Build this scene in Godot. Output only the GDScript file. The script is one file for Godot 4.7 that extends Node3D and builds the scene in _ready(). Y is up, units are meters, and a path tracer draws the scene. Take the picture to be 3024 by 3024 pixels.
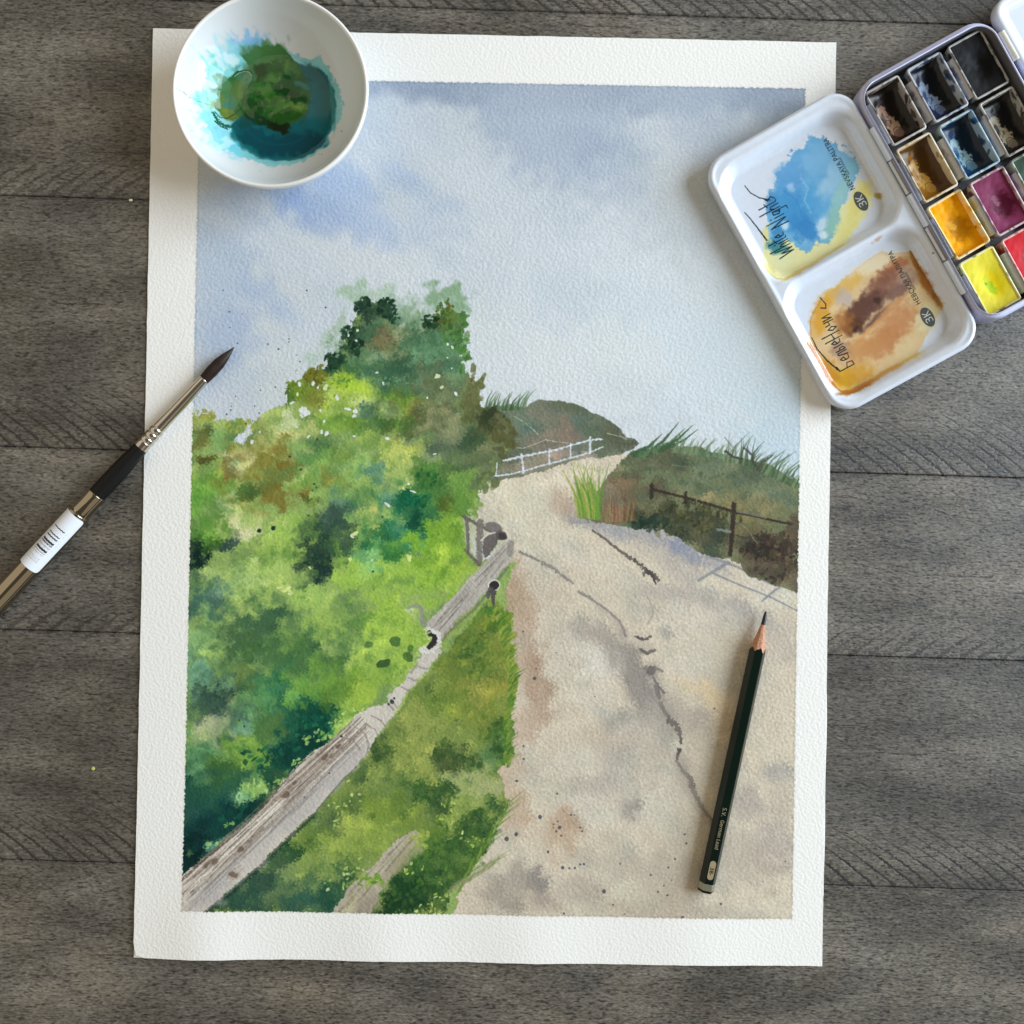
extends Node3D
# A watercolour on a wooden table, seen from straight above: 1 unit = 1 metre. Places are measured on the table in steps of STEP metres from the table's middle (1512, 1512).
const STEP := 0.000151
const EYE := 0.46

var M := {}
var used := {}


func _ready() -> void:
	# camera
	var cam := Camera3D.new()
	cam.name = "camera"
	cam.position = Vector3(0, EYE, 0)
	cam.rotation_degrees = Vector3(-90, 0, 0)
	cam.fov = rad_to_deg(2.0 * atan(1512.0 * STEP / EYE))
	cam.near = 0.01
	cam.far = 20.0
	add_child(cam)
	# the room's soft light
	var env := Environment.new()
	env.background_mode = Environment.BG_COLOR
	env.background_color = Color(0.10, 0.092, 0.078).linear_to_srgb()
	env.tonemap_mode = Environment.TONE_MAPPER_LINEAR
	env.tonemap_exposure = 1.12
	env.sdfgi_enabled = true
	env.ssao_enabled = true
	env.ssil_enabled = true
	var we := WorldEnvironment.new()
	we.name = "room_light"
	we.environment = env
	add_child(we)
	# the window to the right: six panes of daylight
	for row in 3:
		for column in 2:
			var l := AreaLight3D.new()
			l.name = "window_light"
			l.area_size = Vector2(0.76, 0.42)
			l.area_normalize_energy = false
			l.light_color = Color(0.9, 0.955, 1.0)
			l.light_energy = 4.1
			l.area_range = 8.0
			l.area_attenuation = 2.0
			l.shadow_enabled = true
			add_child(l, true)
			l.look_at_from_position(Vector3(1.75, 0.45 + row * 0.5, -0.85 + column * 0.84), Vector3(0.9, 0.45 + row * 0.5 - 0.2, -0.75 + column * 0.84), Vector3.UP)
	# the pale walls of the room give back some of that light, warmer
	for e in [[Vector3(-1.6, 1.25, 0.1), Vector2(3.4, 2.3), 0.17], [Vector3(0.0, 1.45, -1.75), Vector2(3.2, 2.2), 0.12], [Vector3(0.0, 1.4, 1.9), Vector2(3.2, 2.0), 0.10]]:
		var l := AreaLight3D.new()
		l.name = "wall_light"
		l.area_size = e[1]
		l.area_normalize_energy = false
		l.light_color = Color(1.0, 0.93, 0.8)
		l.light_energy = e[2]
		l.area_range = 8.0
		l.area_attenuation = 2.0
		l.shadow_enabled = true
		add_child(l, true)
		l.look_at_from_position(e[0], Vector3.ZERO, Vector3.UP)
	materials()
	tabletop()
	watercolour_sheet()
	bowl()
	paint_tin()
	brush()
	pencil()
	small_things()


# ---------------------------------------------------------------- naming and placing
func numbered(called: String) -> String:
	var n: int = used.get(called, -1) + 1
	used[called] = n
	return called if n == 0 else "%s_%03d" % [called, n]


func thing(called: String, label: String, category: String, at := Vector3.ZERO, turn := 0.0, group := "") -> Node3D:
	var o := Node3D.new()
	o.name = numbered(called)
	add_child(o)
	o.position = at
	o.rotation.y = turn
	tag(o, label, category, group)
	return o


func tag(o: Node3D, label: String, category: String, group := "") -> void:
	o.set_meta("label", label)
	o.set_meta("category", category)
	if group:
		o.set_meta("group", group)


func part(called: String, mesh: Mesh, material: Material, parent: Node3D) -> MeshInstance3D:
	var o := MeshInstance3D.new()
	o.name = called
	o.mesh = mesh
	o.material_override = material
	parent.add_child(o, true)
	return o


func spot(x: float, y: float, h := 0.0) -> Vector3:
	var f := STEP * (1.0 - h / EYE)
	return Vector3((x - 1512.0) * f, h, (y - 1512.0) * f)


# ---------------------------------------------------------------- materials
func plain(c: Color, rough: float, metal := 0.0) -> StandardMaterial3D:
	var m := StandardMaterial3D.new()
	m.albedo_color = c
	m.roughness = rough
	m.metallic = metal
	return m


func c8(hex: String) -> Color:
	return Color.html(hex)


func noise_image(seed_: int, w: int, h: int, frequency: float, octaves := 3, kind := FastNoiseLite.TYPE_SIMPLEX_SMOOTH) -> Image:
	var n := FastNoiseLite.new()
	n.seed = seed_
	n.noise_type = kind
	n.frequency = frequency
	n.fractal_type = FastNoiseLite.FRACTAL_FBM if octaves > 1 else FastNoiseLite.FRACTAL_NONE
	n.fractal_octaves = octaves
	var im := n.get_image(w, h)
	im.convert(Image.FORMAT_L8)
	return im


func stretched(seed_: int, w: int, h: int, frequency: float, times: float, octaves := 3) -> PackedByteArray:
	var im := noise_image(seed_, int(w / times), h, frequency, octaves)
	im.resize(w, h, Image.INTERPOLATE_CUBIC)
	return im.get_data()


func materials() -> void:
	M.porcelain = plain(Color(0.8, 0.79, 0.77).linear_to_srgb(), 0.12)
	M.porcelain.clearcoat_enabled = true
	M.porcelain.clearcoat = 0.2
	M.porcelain.clearcoat_roughness = 0.03
	M.enamel = plain(Color(0.68, 0.74, 0.86).linear_to_srgb(), 0.22)
	M.enamel.clearcoat_enabled = true
	M.enamel.clearcoat = 0.5
	M.enamel.clearcoat_roughness = 0.06
	M.lavender = plain(Color(0.56, 0.58, 0.8).linear_to_srgb(), 0.25)
	M.tin_inside = plain(Color(0.2, 0.2, 0.23).linear_to_srgb(), 0.4, 0.35)
	M.steel = plain(Color(0.55, 0.55, 0.57).linear_to_srgb(), 0.28, 1.0)
	M.chrome = plain(Color(0.4, 0.35, 0.27).linear_to_srgb(), 0.07, 1.0)
	M.nickel = plain(Color(0.62, 0.58, 0.52).linear_to_srgb(), 0.2, 1.0)
	M.black_paint = plain(Color(0.008, 0.0075, 0.0075).linear_to_srgb(), 0.45)
	M.black_paint.metallic_specular = 0.3
	M.ink = plain(Color(0.03, 0.04, 0.045).linear_to_srgb(), 0.5)
	M.logo = plain(Color(0.07, 0.085, 0.09).linear_to_srgb(), 0.4)
	M.logo_white = plain(Color(0.66, 0.67, 0.6).linear_to_srgb(), 0.4)
	M.gold = plain(Color(0.72, 0.62, 0.4).linear_to_srgb(), 0.32, 0.7)
	M.cream_plastic = plain(Color(0.62, 0.6, 0.5).linear_to_srgb(), 0.35)


# ---------------------------------------------------------------- shapes
class Shape:
	var v := PackedVector3Array()
	var n := PackedVector3Array()
	var t := PackedVector2Array()
	var f := PackedInt32Array()

	# rows of points joined to a sheet with smooth normals; towards: "up", "down" or "out" (away from each row's middle)
	func sheet(rows: Array, closed := false, towards := "out", uvs: Array = []) -> void:
		var first := v.size()
		var wide: int = rows[0].size()
		var along := wide if closed else wide - 1
		var nn := PackedVector3Array()
		nn.resize(rows.size() * wide)
		var ff := PackedInt32Array()
		for i in rows.size() - 1:
			for j in along:
				var a := i * wide + j
				var b := (i + 1) * wide + j
				var c := i * wide + (j + 1) % wide
				var d := (i + 1) * wide + (j + 1) % wide
				var pa: Vector3 = rows[i][j]
				var pb: Vector3 = rows[i + 1][j]
				var pc: Vector3 = rows[i][(j + 1) % wide]
				var pd: Vector3 = rows[i + 1][(j + 1) % wide]
				var n1 := (pc - pa).cross(pb - pa)
				var n2 := (pd - pc).cross(pb - pc)
				nn[a] += n1
				nn[b] += n1 + n2
				nn[c] += n1 + n2
				nn[d] += n2
				ff.append_array([a, b, c, c, b, d])
		var sum := 0.0
		for i in rows.size():
			var mid := Vector3.ZERO
			for p in rows[i]:
				mid += p
			mid /= wide
			for j in wide:
				var q: Vector3 = nn[i * wide + j]
				sum += q.y if towards == "up" else -q.y if towards == "down" else q.dot(rows[i][j] - mid)
		var turned := sum < 0.0
		for i in rows.size():
			for j in wide:
				v.append(rows[i][j])
				var q: Vector3 = nn[i * wide + j].normalized()
				n.append(-q if turned else q)
				t.append(uvs[i][j] if uvs.size() else Vector2.ZERO)
		for k in range(0, ff.size(), 3):
			f.append_array([first + ff[k], first + ff[k + 2], first + ff[k + 1]] if turned else [first + ff[k], first + ff[k + 1], first + ff[k + 2]])

	func fan(ring: Array, towards: Vector3, uvs: Array = []) -> void:
		var first := v.size()
		var mid := Vector3.ZERO
		var mt := Vector2.ZERO
		for j in ring.size():
			mid += ring[j]
			mt += uvs[j] if uvs.size() else Vector2.ZERO
		v.append(mid / ring.size())
		n.append(towards)
		t.append(mt / ring.size())
		for j in ring.size():
			v.append(ring[j])
			n.append(towards)
			t.append(uvs[j] if uvs.size() else Vector2.ZERO)
		for j in ring.size():
			var b := first + 1 + j
			var c := first + 1 + (j + 1) % ring.size()
			var turned := (v[c] - v[first]).cross(v[b] - v[first]).dot(towards) < 0
			f.append_array([first, c, b] if turned else [first, b, c])

	func mesh() -> ArrayMesh:
		var a := []
		a.resize(Mesh.ARRAY_MAX)
		a[Mesh.ARRAY_VERTEX] = v
		a[Mesh.ARRAY_NORMAL] = n
		a[Mesh.ARRAY_TEX_UV] = t
		a[Mesh.ARRAY_INDEX] = f
		var m := ArrayMesh.new()
		m.add_surface_from_arrays(Mesh.PRIMITIVE_TRIANGLES, a)
		return m


# a smooth curve through points, "each" steps between two of them
func smooth(points: Array, each := 5) -> Array:
	var out := []
	for i in points.size() - 1:
		var p0: Vector2 = points[maxi(i - 1, 0)]
		var p1: Vector2 = points[i]
		var p2: Vector2 = points[i + 1]
		var p3: Vector2 = points[mini(i + 2, points.size() - 1)]
		for k in each:
			var x := float(k) / each
			out.append(p1.cubic_interpolate(p2, p0, p3, x) if p1 != p2 else p1)
	out.append(points[-1])
	return out


# turned on a lathe about the y axis: points are (radius, height) in metres
func lathe(shape: Shape, points: Array, around := 64, towards := "out", wide := 0.0) -> void:
	var rows := []
	var uvs := []
	for p in points:
		var row := []
		var tt := []
		for j in around:
			var a := TAU * j / around
			var q := Vector3(cos(a) * p.x, p.y, sin(a) * p.x)
			row.append(q)
			tt.append(Vector2(q.x / wide + 0.5, q.z / wide + 0.5) if wide > 0.0 else Vector2(float(j) / around, p.y))
		rows.append(row)
		uvs.append(tt)
	shape.sheet(rows, true, towards, uvs)


# the outline of a rectangle with round corners, at one height
func round_rect(x0: float, x1: float, z0: float, z1: float, r: float, y: float, corner := 8) -> Array:
	var out := []
	r = maxf(r, 0.00005)
	for c in [[x1 - r, z1 - r, 0.0], [x0 + r, z1 - r, 0.25], [x0 + r, z0 + r, 0.5], [x1 - r, z0 + r, 0.75]]:
		for k in corner + 1:
			var a: float = TAU * (c[2] + 0.25 * k / corner)
			out.append(Vector3(c[0] + cos(a) * r, y, c[1] + sin(a) * r))
	return out


# a rounded rectangle lofted through (inset, height) steps; a step given twice makes a sharp edge
func rim_loft(shape: Shape, x0: float, x1: float, z0: float, z1: float, r: float, steps: Array, towards := "out", left := 1.0) -> void:
	var rows := []
	for s in steps:
		rows.append(round_rect(x0 + s.x * left, x1 - s.x, z0 + s.x, z1 - s.x, r - s.x, s.y))
	shape.sheet(rows, true, towards)


func box(shape: Shape, x0: float, x1: float, y0: float, y1: float, z0: float, z1: float, bevel := 0.0) -> void:
	var b := bevel
	rim_loft(shape, x0, x1, z0, z1, b, [Vector2(0, y0), Vector2(0, y1 - b)])
	if b > 0.0:
		rim_loft(shape, x0, x1, z0, z1, b, [Vector2(0, y1 - b), Vector2(b * 0.3, y1 - b * 0.3), Vector2(b, y1)])
	shape.fan(round_rect(x0 + b, x1 - b, z0 + b, z1 - b, 0, y1), Vector3.UP)
	shape.fan(round_rect(x0, x1, z0, z1, b, y0), Vector3.DOWN)


func lettering(text: String, size: float, serif: bool, weight := 400) -> TextMesh:
	var font := SystemFont.new()
	font.font_names = PackedStringArray(["Droid Serif" if serif else "Droid Sans"])
	font.font_weight = weight
	var m := TextMesh.new()
	m.font = font
	m.text = text
	m.font_size = 48
	m.pixel_size = 0.001
	m.depth = 0.00003 * 0.048 / size
	m.curve_step = 1.5
	m.set_meta("scale", size / 0.048)
	return m


# ---------------------------------------------------------------- watercolour on an image
class Painter:
	var w := 0
	var h := 0
	var r := PackedFloat32Array()
	var g := PackedFloat32Array()
	var b := PackedFloat32Array()
	var na := PackedByteArray()
	var nb := PackedByteArray()
	var nf := PackedByteArray()
	var nl := PackedByteArray()
	var cov := PackedFloat32Array()
	var to := Transform2D()
	var bend = null
	var k := 1.0
	var o := Vector2.ZERO
	var fk := 1.0
	var turn := 0.0
	var rng := RandomNumberGenerator.new()

	func _init(w_: int, h_: int, paper: Color) -> void:
		w = w_
		h = h_
		for a in [r, g, b, cov]:
			a.resize(w * h)
		r.resize(w * h)
		g.resize(w * h)
		b.resize(w * h)
		cov.resize(w * h)
		r.fill(paper.r)
		g.fill(paper.g)
		b.fill(paper.b)
		rng.seed = 77

	# measures that follow are given in a frame that starts at (x, y) and is "scale" table steps per unit
	func frame(x: float, y: float, scale: float) -> void:
		o = Vector2(x, y)
		fk = scale

	func px(p: Vector2) -> Vector2:
		var s := o + p * fk
		return to * (bend.call(s) if bend != null else s)

	func blob(x: float, y: float, rx: float, ry: float, deg: float, col: Color, alpha: float, soft := 0.75, wob := 0.5) -> void:
		var c := px(Vector2(x, y))
		var sx := maxf(rx * fk * k, 0.6)
		var sy := maxf(ry * fk * k, 0.6)
		var far := maxf(sx, sy) * (1.35 + 0.5 * soft) + 1.0
		var x0 := maxi(0, int(c.x - far))
		var x1 := mini(w - 1, int(c.x + far) + 1)
		var y0 := maxi(0, int(c.y - far))
		var y1 := mini(h - 1, int(c.y + far) + 1)
		var cs := cos(deg_to_rad(deg + turn))
		var sn := sin(deg_to_rad(deg + turn))
		var push := wob * minf(sx, sy) * 1.25 / 128.0
		var fine := wob * 0.14 / 128.0
		var cr := col.r
		var cg := col.g
		var cb := col.b
		var edge := 1.0 / maxf(soft, 0.02)
		var most := (1.0 + soft * 0.5 + fine * 128.0) * (1.0 + soft * 0.5 + fine * 128.0)
		for py in range(y0, y1 + 1):
			var row := py * w
			var fy := py - c.y
			for pxx in range(x0, x1 + 1):
				var i := row + pxx
				var dx := pxx - c.x + (na[i] - 128) * push
				var dy := fy + (nb[i] - 128) * push
				var u := (dx * cs + dy * sn) / sx
				var v := (dy * cs - dx * sn) / sy
				var d := u * u + v * v
				if d > most:
					continue
				var t := (1.0 - sqrt(d) + (nf[i] - 128) * fine) * edge + 0.5
				if t <= 0.0:
					continue
				if t > 1.0:
					t = 1.0
				t = t * t * (3.0 - 2.0 * t) * alpha
				r[i] += (cr - r[i]) * t
				g[i] += (cg - g[i]) * t
				b[i] += (cb - b[i]) * t

	func blobs(list: Array, soft := 0.75, wob := 0.5) -> void:
		for e in list:
			blob(e[0], e[1], e[2], e[3], e[4], Color.html(e[5]), e[6], soft, wob)

	# a wash inside an outline: soft = width of the edge, wob = how far the edge wanders, both in frame units; bead = darker rim
	func wash(points: Array, col: Color, col2: Color, alpha: float, soft := 0.0, wob := 6.0, bead := 0.0, src: Painter = null) -> void:
		var q := PackedVector2Array()
		var lo := Vector2(1e9, 1e9)
		var hi := -lo
		for p in points:
			var z := px(p)
			q.append(z)
			lo = lo.min(z)
			hi = hi.max(z)
		var sp := soft * fk * k
		var wp := wob * fk * k
		var pad := sp + wp * 1.6 + 3.0
		var x0 := maxi(0, int(lo.x - pad))
		var y0 := maxi(0, int(lo.y - pad))
		var x1 := mini(w, int(hi.x + pad))
		var y1 := mini(h, int(hi.y + pad))
		var mw := x1 - x0
		var mh := y1 - y0
		if mw < 2 or mh < 2:
			return
		var im := Image.create(mw, mh, false, Image.FORMAT_L8)
		for yy in mh:
			var yl := yy + y0 + 0.5
			var cross := []
			for j in q.size():
				var a := q[j]
				var e := q[(j + 1) % q.size()]
				if (a.y <= yl) != (e.y <= yl):
					cross.append(a.x + (yl - a.y) / (e.y - a.y) * (e.x - a.x) - x0)
			cross.sort()
			for j in range(0, cross.size() - 1, 2):
				var xa := clampi(int(round(cross[j])), 0, mw)
				var xb := clampi(int(round(cross[j + 1])), 0, mw)
				if xb > xa:
					im.fill_rect(Rect2i(xa, yy, xb - xa, 1), Color.WHITE)
		var down := clampf(1.0 + sp * 0.5, 1.6, 24.0)
		im.resize(maxi(2, int(mw / down)), maxi(2, int(mh / down)), Image.INTERPOLATE_LANCZOS if down > 2.0 else Image.INTERPOLATE_BILINEAR)
		im.resize(mw, mh, Image.INTERPOLATE_CUBIC)
		var mask := im.get_data()
		var push := wp * 2.2 / 128.0
		var gain := 1.0 if sp > 2.0 else 1.6
		for yy in mh:
			var row := (yy + y0) * w + x0
			for xx in mw:
				var i := row + xx
				var mx := xx + int((na[i] - 128) * push + (nf[i] - 128) * push * 0.35)
				var my := yy + int((nb[i] - 128) * push + (nf[i] - 128) * push * 0.35)
				if mx < 0:
					mx = 0
				elif mx >= mw:
					mx = mw - 1
				if my < 0:
					my = 0
				elif my >= mh:
					my = mh - 1
				var t := (mask[my * mw + mx] / 255.0 - 0.5) * gain + 0.5
				if t <= 0.003:
					continue
				if t > 1.0:
					t = 1.0
				var m := nl[i] / 255.0
				var dark := 1.0 - bead * 4.0 * t * (1.0 - t)
				t *= alpha
				if src:
					r[i] += (src.r[i] * dark - r[i]) * t
					g[i] += (src.g[i] * dark - g[i]) * t
					b[i] += (src.b[i] * dark - b[i]) * t
					continue
				r[i] += ((col.r + (col2.r - col.r) * m) * dark - r[i]) * t
				g[i] += ((col.g + (col2.g - col.g) * m) * dark - g[i]) * t
				b[i] += ((col.b + (col2.b - col.b) * m) * dark - b[i]) * t

	# one brush stroke through points (a flat list x, y, x, y ...), from width w0 to w1
	func stroke(list: Array, w0: float, w1: float, col: Color, alpha: float, rough := 0.25) -> void:
		var pts := []
		for j in range(0, list.size(), 2):
			pts.append(px(Vector2(list[j], list[j + 1])))
		var touched := PackedInt32Array()
		var total := 0.0
		for j in pts.size() - 1:
			total += pts[j].distance_to(pts[j + 1])
		var gone := 0.0
		var ra := w0 * fk * k * 0.5
		var rb := w1 * fk * k * 0.5
		for j in pts.size() - 1:
			var a: Vector2 = pts[j]
			var e: Vector2 = pts[j + 1] - a
			var long := e.length()
			var big := maxf(ra, rb) * (1.0 + rough) + 1.5
			var x0 := maxi(0, int(minf(a.x, a.x + e.x) - big))
			var x1 := mini(w - 1, int(maxf(a.x, a.x + e.x) + big) + 1)
			var y0 := maxi(0, int(minf(a.y, a.y + e.y) - big))
			var y1 := mini(h - 1, int(maxf(a.y, a.y + e.y) + big) + 1)
			var ll := maxf(long * long, 1e-6)
			for yy in range(y0, y1 + 1):
				for xx in range(x0, x1 + 1):
					var dx := xx - a.x
					var dy := yy - a.y
					var t := clampf((dx * e.x + dy * e.y) / ll, 0.0, 1.0)
					var qx := dx - e.x * t
					var qy := dy - e.y * t
					var i := yy * w + xx
					var rad := ra + (rb - ra) * (gone + t * long) / maxf(total, 0.001)
					var s := rad * (1.0 + rough * (nf[i] - 128) / 70.0) - sqrt(qx * qx + qy * qy) + 0.5
					if s <= 0.0:
						continue
					s = minf(s, 1.0) * minf(1.0, rad * 2.0 + 0.25)
					if cov[i] == 0.0:
						touched.append(i)
					if s > cov[i]:
						cov[i] = s
			gone += long
		for i in touched:
			var t := cov[i] * alpha
			cov[i] = 0.0
			r[i] += (col.r - r[i]) * t
			g[i] += (col.g - g[i]) * t
			b[i] += (col.b - b[i]) * t

	# many small leaf touches scattered over an ellipse
	func dabs(x: float, y: float, rx: float, ry: float, count: int, size: float, cols: Array, alpha: float, lean := -40.0, spread := 60.0) -> void:
		for j in count:
			var a := rng.randf() * TAU
			var q := sqrt(rng.randf())
			var z := size * rng.randf_range(0.55, 1.35)
			blob(x + cos(a) * q * rx, y + sin(a) * q * ry, z, z * rng.randf_range(0.4, 0.75), lean + rng.randf_range(-spread, spread), Color.html(cols[rng.randi() % cols.size()]), alpha * rng.randf_range(0.75, 1.0), 0.18, 0.75)

	func blades(x0: float, y0: float, x1: float, y1: float, count: int, high: float, lean: float, width: float, cols: Array, alpha: float) -> void:
		for j in count:
			var q := (j + rng.randf()) / count
			var x := lerpf(x0, x1, q)
			var y := lerpf(y0, y1, q)
			var hh := high * rng.randf_range(0.45, 1.1)
			var l := lean + rng.randf_range(-0.35, 0.35)
			stroke([x, y, x + hh * l * 0.35, y - hh * 0.55, x + hh * l, y - hh], width, width * 0.15, Color.html(cols[rng.randi() % cols.size()]), alpha * rng.randf_range(0.7, 1.0), 0.1)

	# an empty second sheet with the same measures
	func layer(paper: Color) -> Painter:
		var p := Painter.new(w, h, paper)
		p.na = na
		p.nb = nb
		p.nf = nf
		p.nl = nl
		p.to = to
		p.bend = bend
		p.k = k
		return p

	# wet paint runs together: mixes in a blurred copy
	func melt(size: float, share: float, mottle := 1.0) -> void:
		var done := []
		for a in [r, g, b]:
			var im := Image.create_from_data(w, h, false, Image.FORMAT_RF, a.to_byte_array())
			im.resize(int(w / size), int(h / size), Image.INTERPOLATE_LANCZOS)
			im.resize(w, h, Image.INTERPOLATE_CUBIC)
			done.append(im.get_data().to_float32_array())
		var ra: PackedFloat32Array = done[0]
		var ga: PackedFloat32Array = done[1]
		var ba: PackedFloat32Array = done[2]
		var feather := mottle * 0.055
		var r2 := r.duplicate()
		var g2 := g.duplicate()
		var b2 := b.duplicate()
		var keep := 1.0 - share
		for y in h:
			for x in w:
				var i := y * w + x
				var f := nf[i] - 128
				var m := 1.0 + ((na[i] - 128) * 0.00022 + f * 0.00022) * mottle
				var q := i
				if feather > 0.0:
					var sx := x + int(f * feather + (nf[(i + 7919) % nf.size()] - 128) * feather * 0.5)
					var sy := y + int((nf[(i + 91 * w + 37) % nf.size()] - 128) * feather)
					q = clampi(sy, 0, h - 1) * w + clampi(sx, 0, w - 1)
				r[i] = clampf((r2[q] * keep + ra[q] * share) * m, 0.0, 1.0)
				g[i] = clampf((g2[q] * keep + ga[q] * share) * m, 0.0, 1.0)
				b[i] = clampf((b2[q] * keep + ba[q] * share) * m, 0.0, 1.0)

	# small soft touches, a little darker or lighter than what they fall on
	func mottles(x0: float, y0: float, x1: float, y1: float, count: int, size: float, strong: float, lean: float) -> void:
		for n in count:
			var x := rng.randf_range(x0, x1)
			var y := rng.randf_range(y0, y1)
			var c := px(Vector2(x, y))
			var i := clampi(int(c.y), 0, h - 1) * w + clampi(int(c.x), 0, w - 1)
			var q := Color(r[i], g[i], b[i])
			q = Color(q.r * 0.62, q.g * 0.74, q.b * 0.82) if rng.randf() < 0.48 else Color(minf(q.r * 1.3, 0.86), minf(q.g * 1.2, 0.9), minf(q.b * 1.2, 0.8))
			var z := size * rng.randf_range(0.4, 1.3)
			blob(x, y, z * 1.3, z * rng.randf_range(0.5, 0.9), lean + rng.randf_range(-40, 40), q, strong * rng.randf_range(0.5, 1.0), 0.8, 0.7)

	func soften_colour(share: float, times: float) -> void:
		for i in w * h:
			var l := (r[i] * 0.3 + g[i] * 0.55 + b[i] * 0.15)
			r[i] = (r[i] + (l - r[i]) * share) * times
			g[i] = (g[i] + (l - g[i]) * share) * times
			b[i] = (b[i] + (l - b[i]) * share) * times

	func texture(grain := 0.0, grain_map := PackedByteArray()) -> ImageTexture:
		var out := PackedByteArray()
		out.resize(w * h * 3)
		var j := 0
		for i in w * h:
			var m := 255.0
			if grain > 0.0:
				m = 255.0 * (1.0 + grain * (grain_map[i] - 128) / 128.0)
			out[j] = clampi(int(r[i] * m), 0, 255)
			out[j + 1] = clampi(int(g[i] * m), 0, 255)
			out[j + 2] = clampi(int(b[i] * m), 0, 255)
			j += 3
		return ImageTexture.create_from_image(Image.create_from_data(w, h, false, Image.FORMAT_RGB8, out))


func painter(w: int, h: int, paper: Color, seed_: int, scale := 1.0) -> Painter:
	var p := Painter.new(w, h, paper)
	p.na = noise_image(seed_, w, h, 0.028 / scale, 5).get_data()
	p.nb = noise_image(seed_ + 1, w, h, 0.028 / scale, 5).get_data()
	p.nf = noise_image(seed_ + 2, w, h, 0.16 / scale, 2).get_data()
	p.nl = noise_image(seed_ + 3, w, h, 0.012 / scale, 4).get_data()
	return p


func pts(list: Array) -> Array:
	var out := []
	for j in range(0, list.size(), 2):
		out.append(Vector2(list[j], list[j + 1]))
	return out


# ---------------------------------------------------------------- the painting
const PAINT_W := 1040
const PAINT_H := 1420
var quad := [Vector2(591, 231), Vector2(2378, 263), Vector2(2339, 2714), Vector2(539, 2686)]
var grain_bytes := PackedByteArray()


func paint_landscape() -> ImageTexture:
	var p := painter(PAINT_W, PAINT_H, c8("d2d8df"), 11)
	var mid: Vector2 = (quad[0] + quad[1] + quad[2] + quad[3]) / 4.0
	var ex: Vector2 = (quad[1] - quad[0] + quad[2] - quad[3]) / 2.0
	var ey: Vector2 = (quad[3] - quad[0] + quad[2] - quad[1]) / 2.0
	p.to = Transform2D(ex / PAINT_W, ey / PAINT_H, mid - ex / 2.0 - ey / 2.0).affine_inverse()
	p.k = PAINT_W / ex.length()
	paint_sky(p)
	p.frame(0, 0, 1.5652)
	p.mottles(380, 160, 1500, 780, 90, 60, 0.07, 35)
	p.melt(14.0, 0.85, 0.2)
	p.soften_colour(0.14, 0.965)
	for i in p.r.size():
		p.r[i] *= 0.992
		p.g[i] *= 0.998
	paint_path(p)
	paint_hills(p)
	paint_trees(p)
	paint_bank_grass(p)
	paint_logs(p)
	paint_fences(p)
	paint_spatter(p)
	# the taped edge: a thin uneven line of bare paper
	var e := p.k * 4.0
	for y in p.h:
		for x in p.w:
			if x > 14 and x < p.w - 15 and y > 14 and y < p.h - 15:
				continue
			var i := y * p.w + x
			var d := minf(minf(x, p.w - 1 - x), minf(y, p.h - 1 - y)) - e + (p.nf[i] - 128) * 0.016
			var t := clampf(d + 0.5, 0.0, 1.0)
			var rim := 1.0 - 0.1 * clampf(1.0 - absf(d - 1.6) * 0.6, 0.0, 1.0)
			p.r[i] = lerpf(0.925, p.r[i] * rim, t)
			p.g[i] = lerpf(0.915, p.g[i] * rim, t)
			p.b[i] = lerpf(0.895, p.b[i] * rim, t)
	grain_bytes = p.nf
	var fine := noise_image(91, PAINT_W, PAINT_H, 0.3, 2).get_data()
	var pool := PackedByteArray()
	pool.resize(fine.size())
	for i in fine.size():
		pool[i] = (fine[i] + grain_bytes[i]) >> 1
	return p.texture(0.06, pool)


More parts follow.
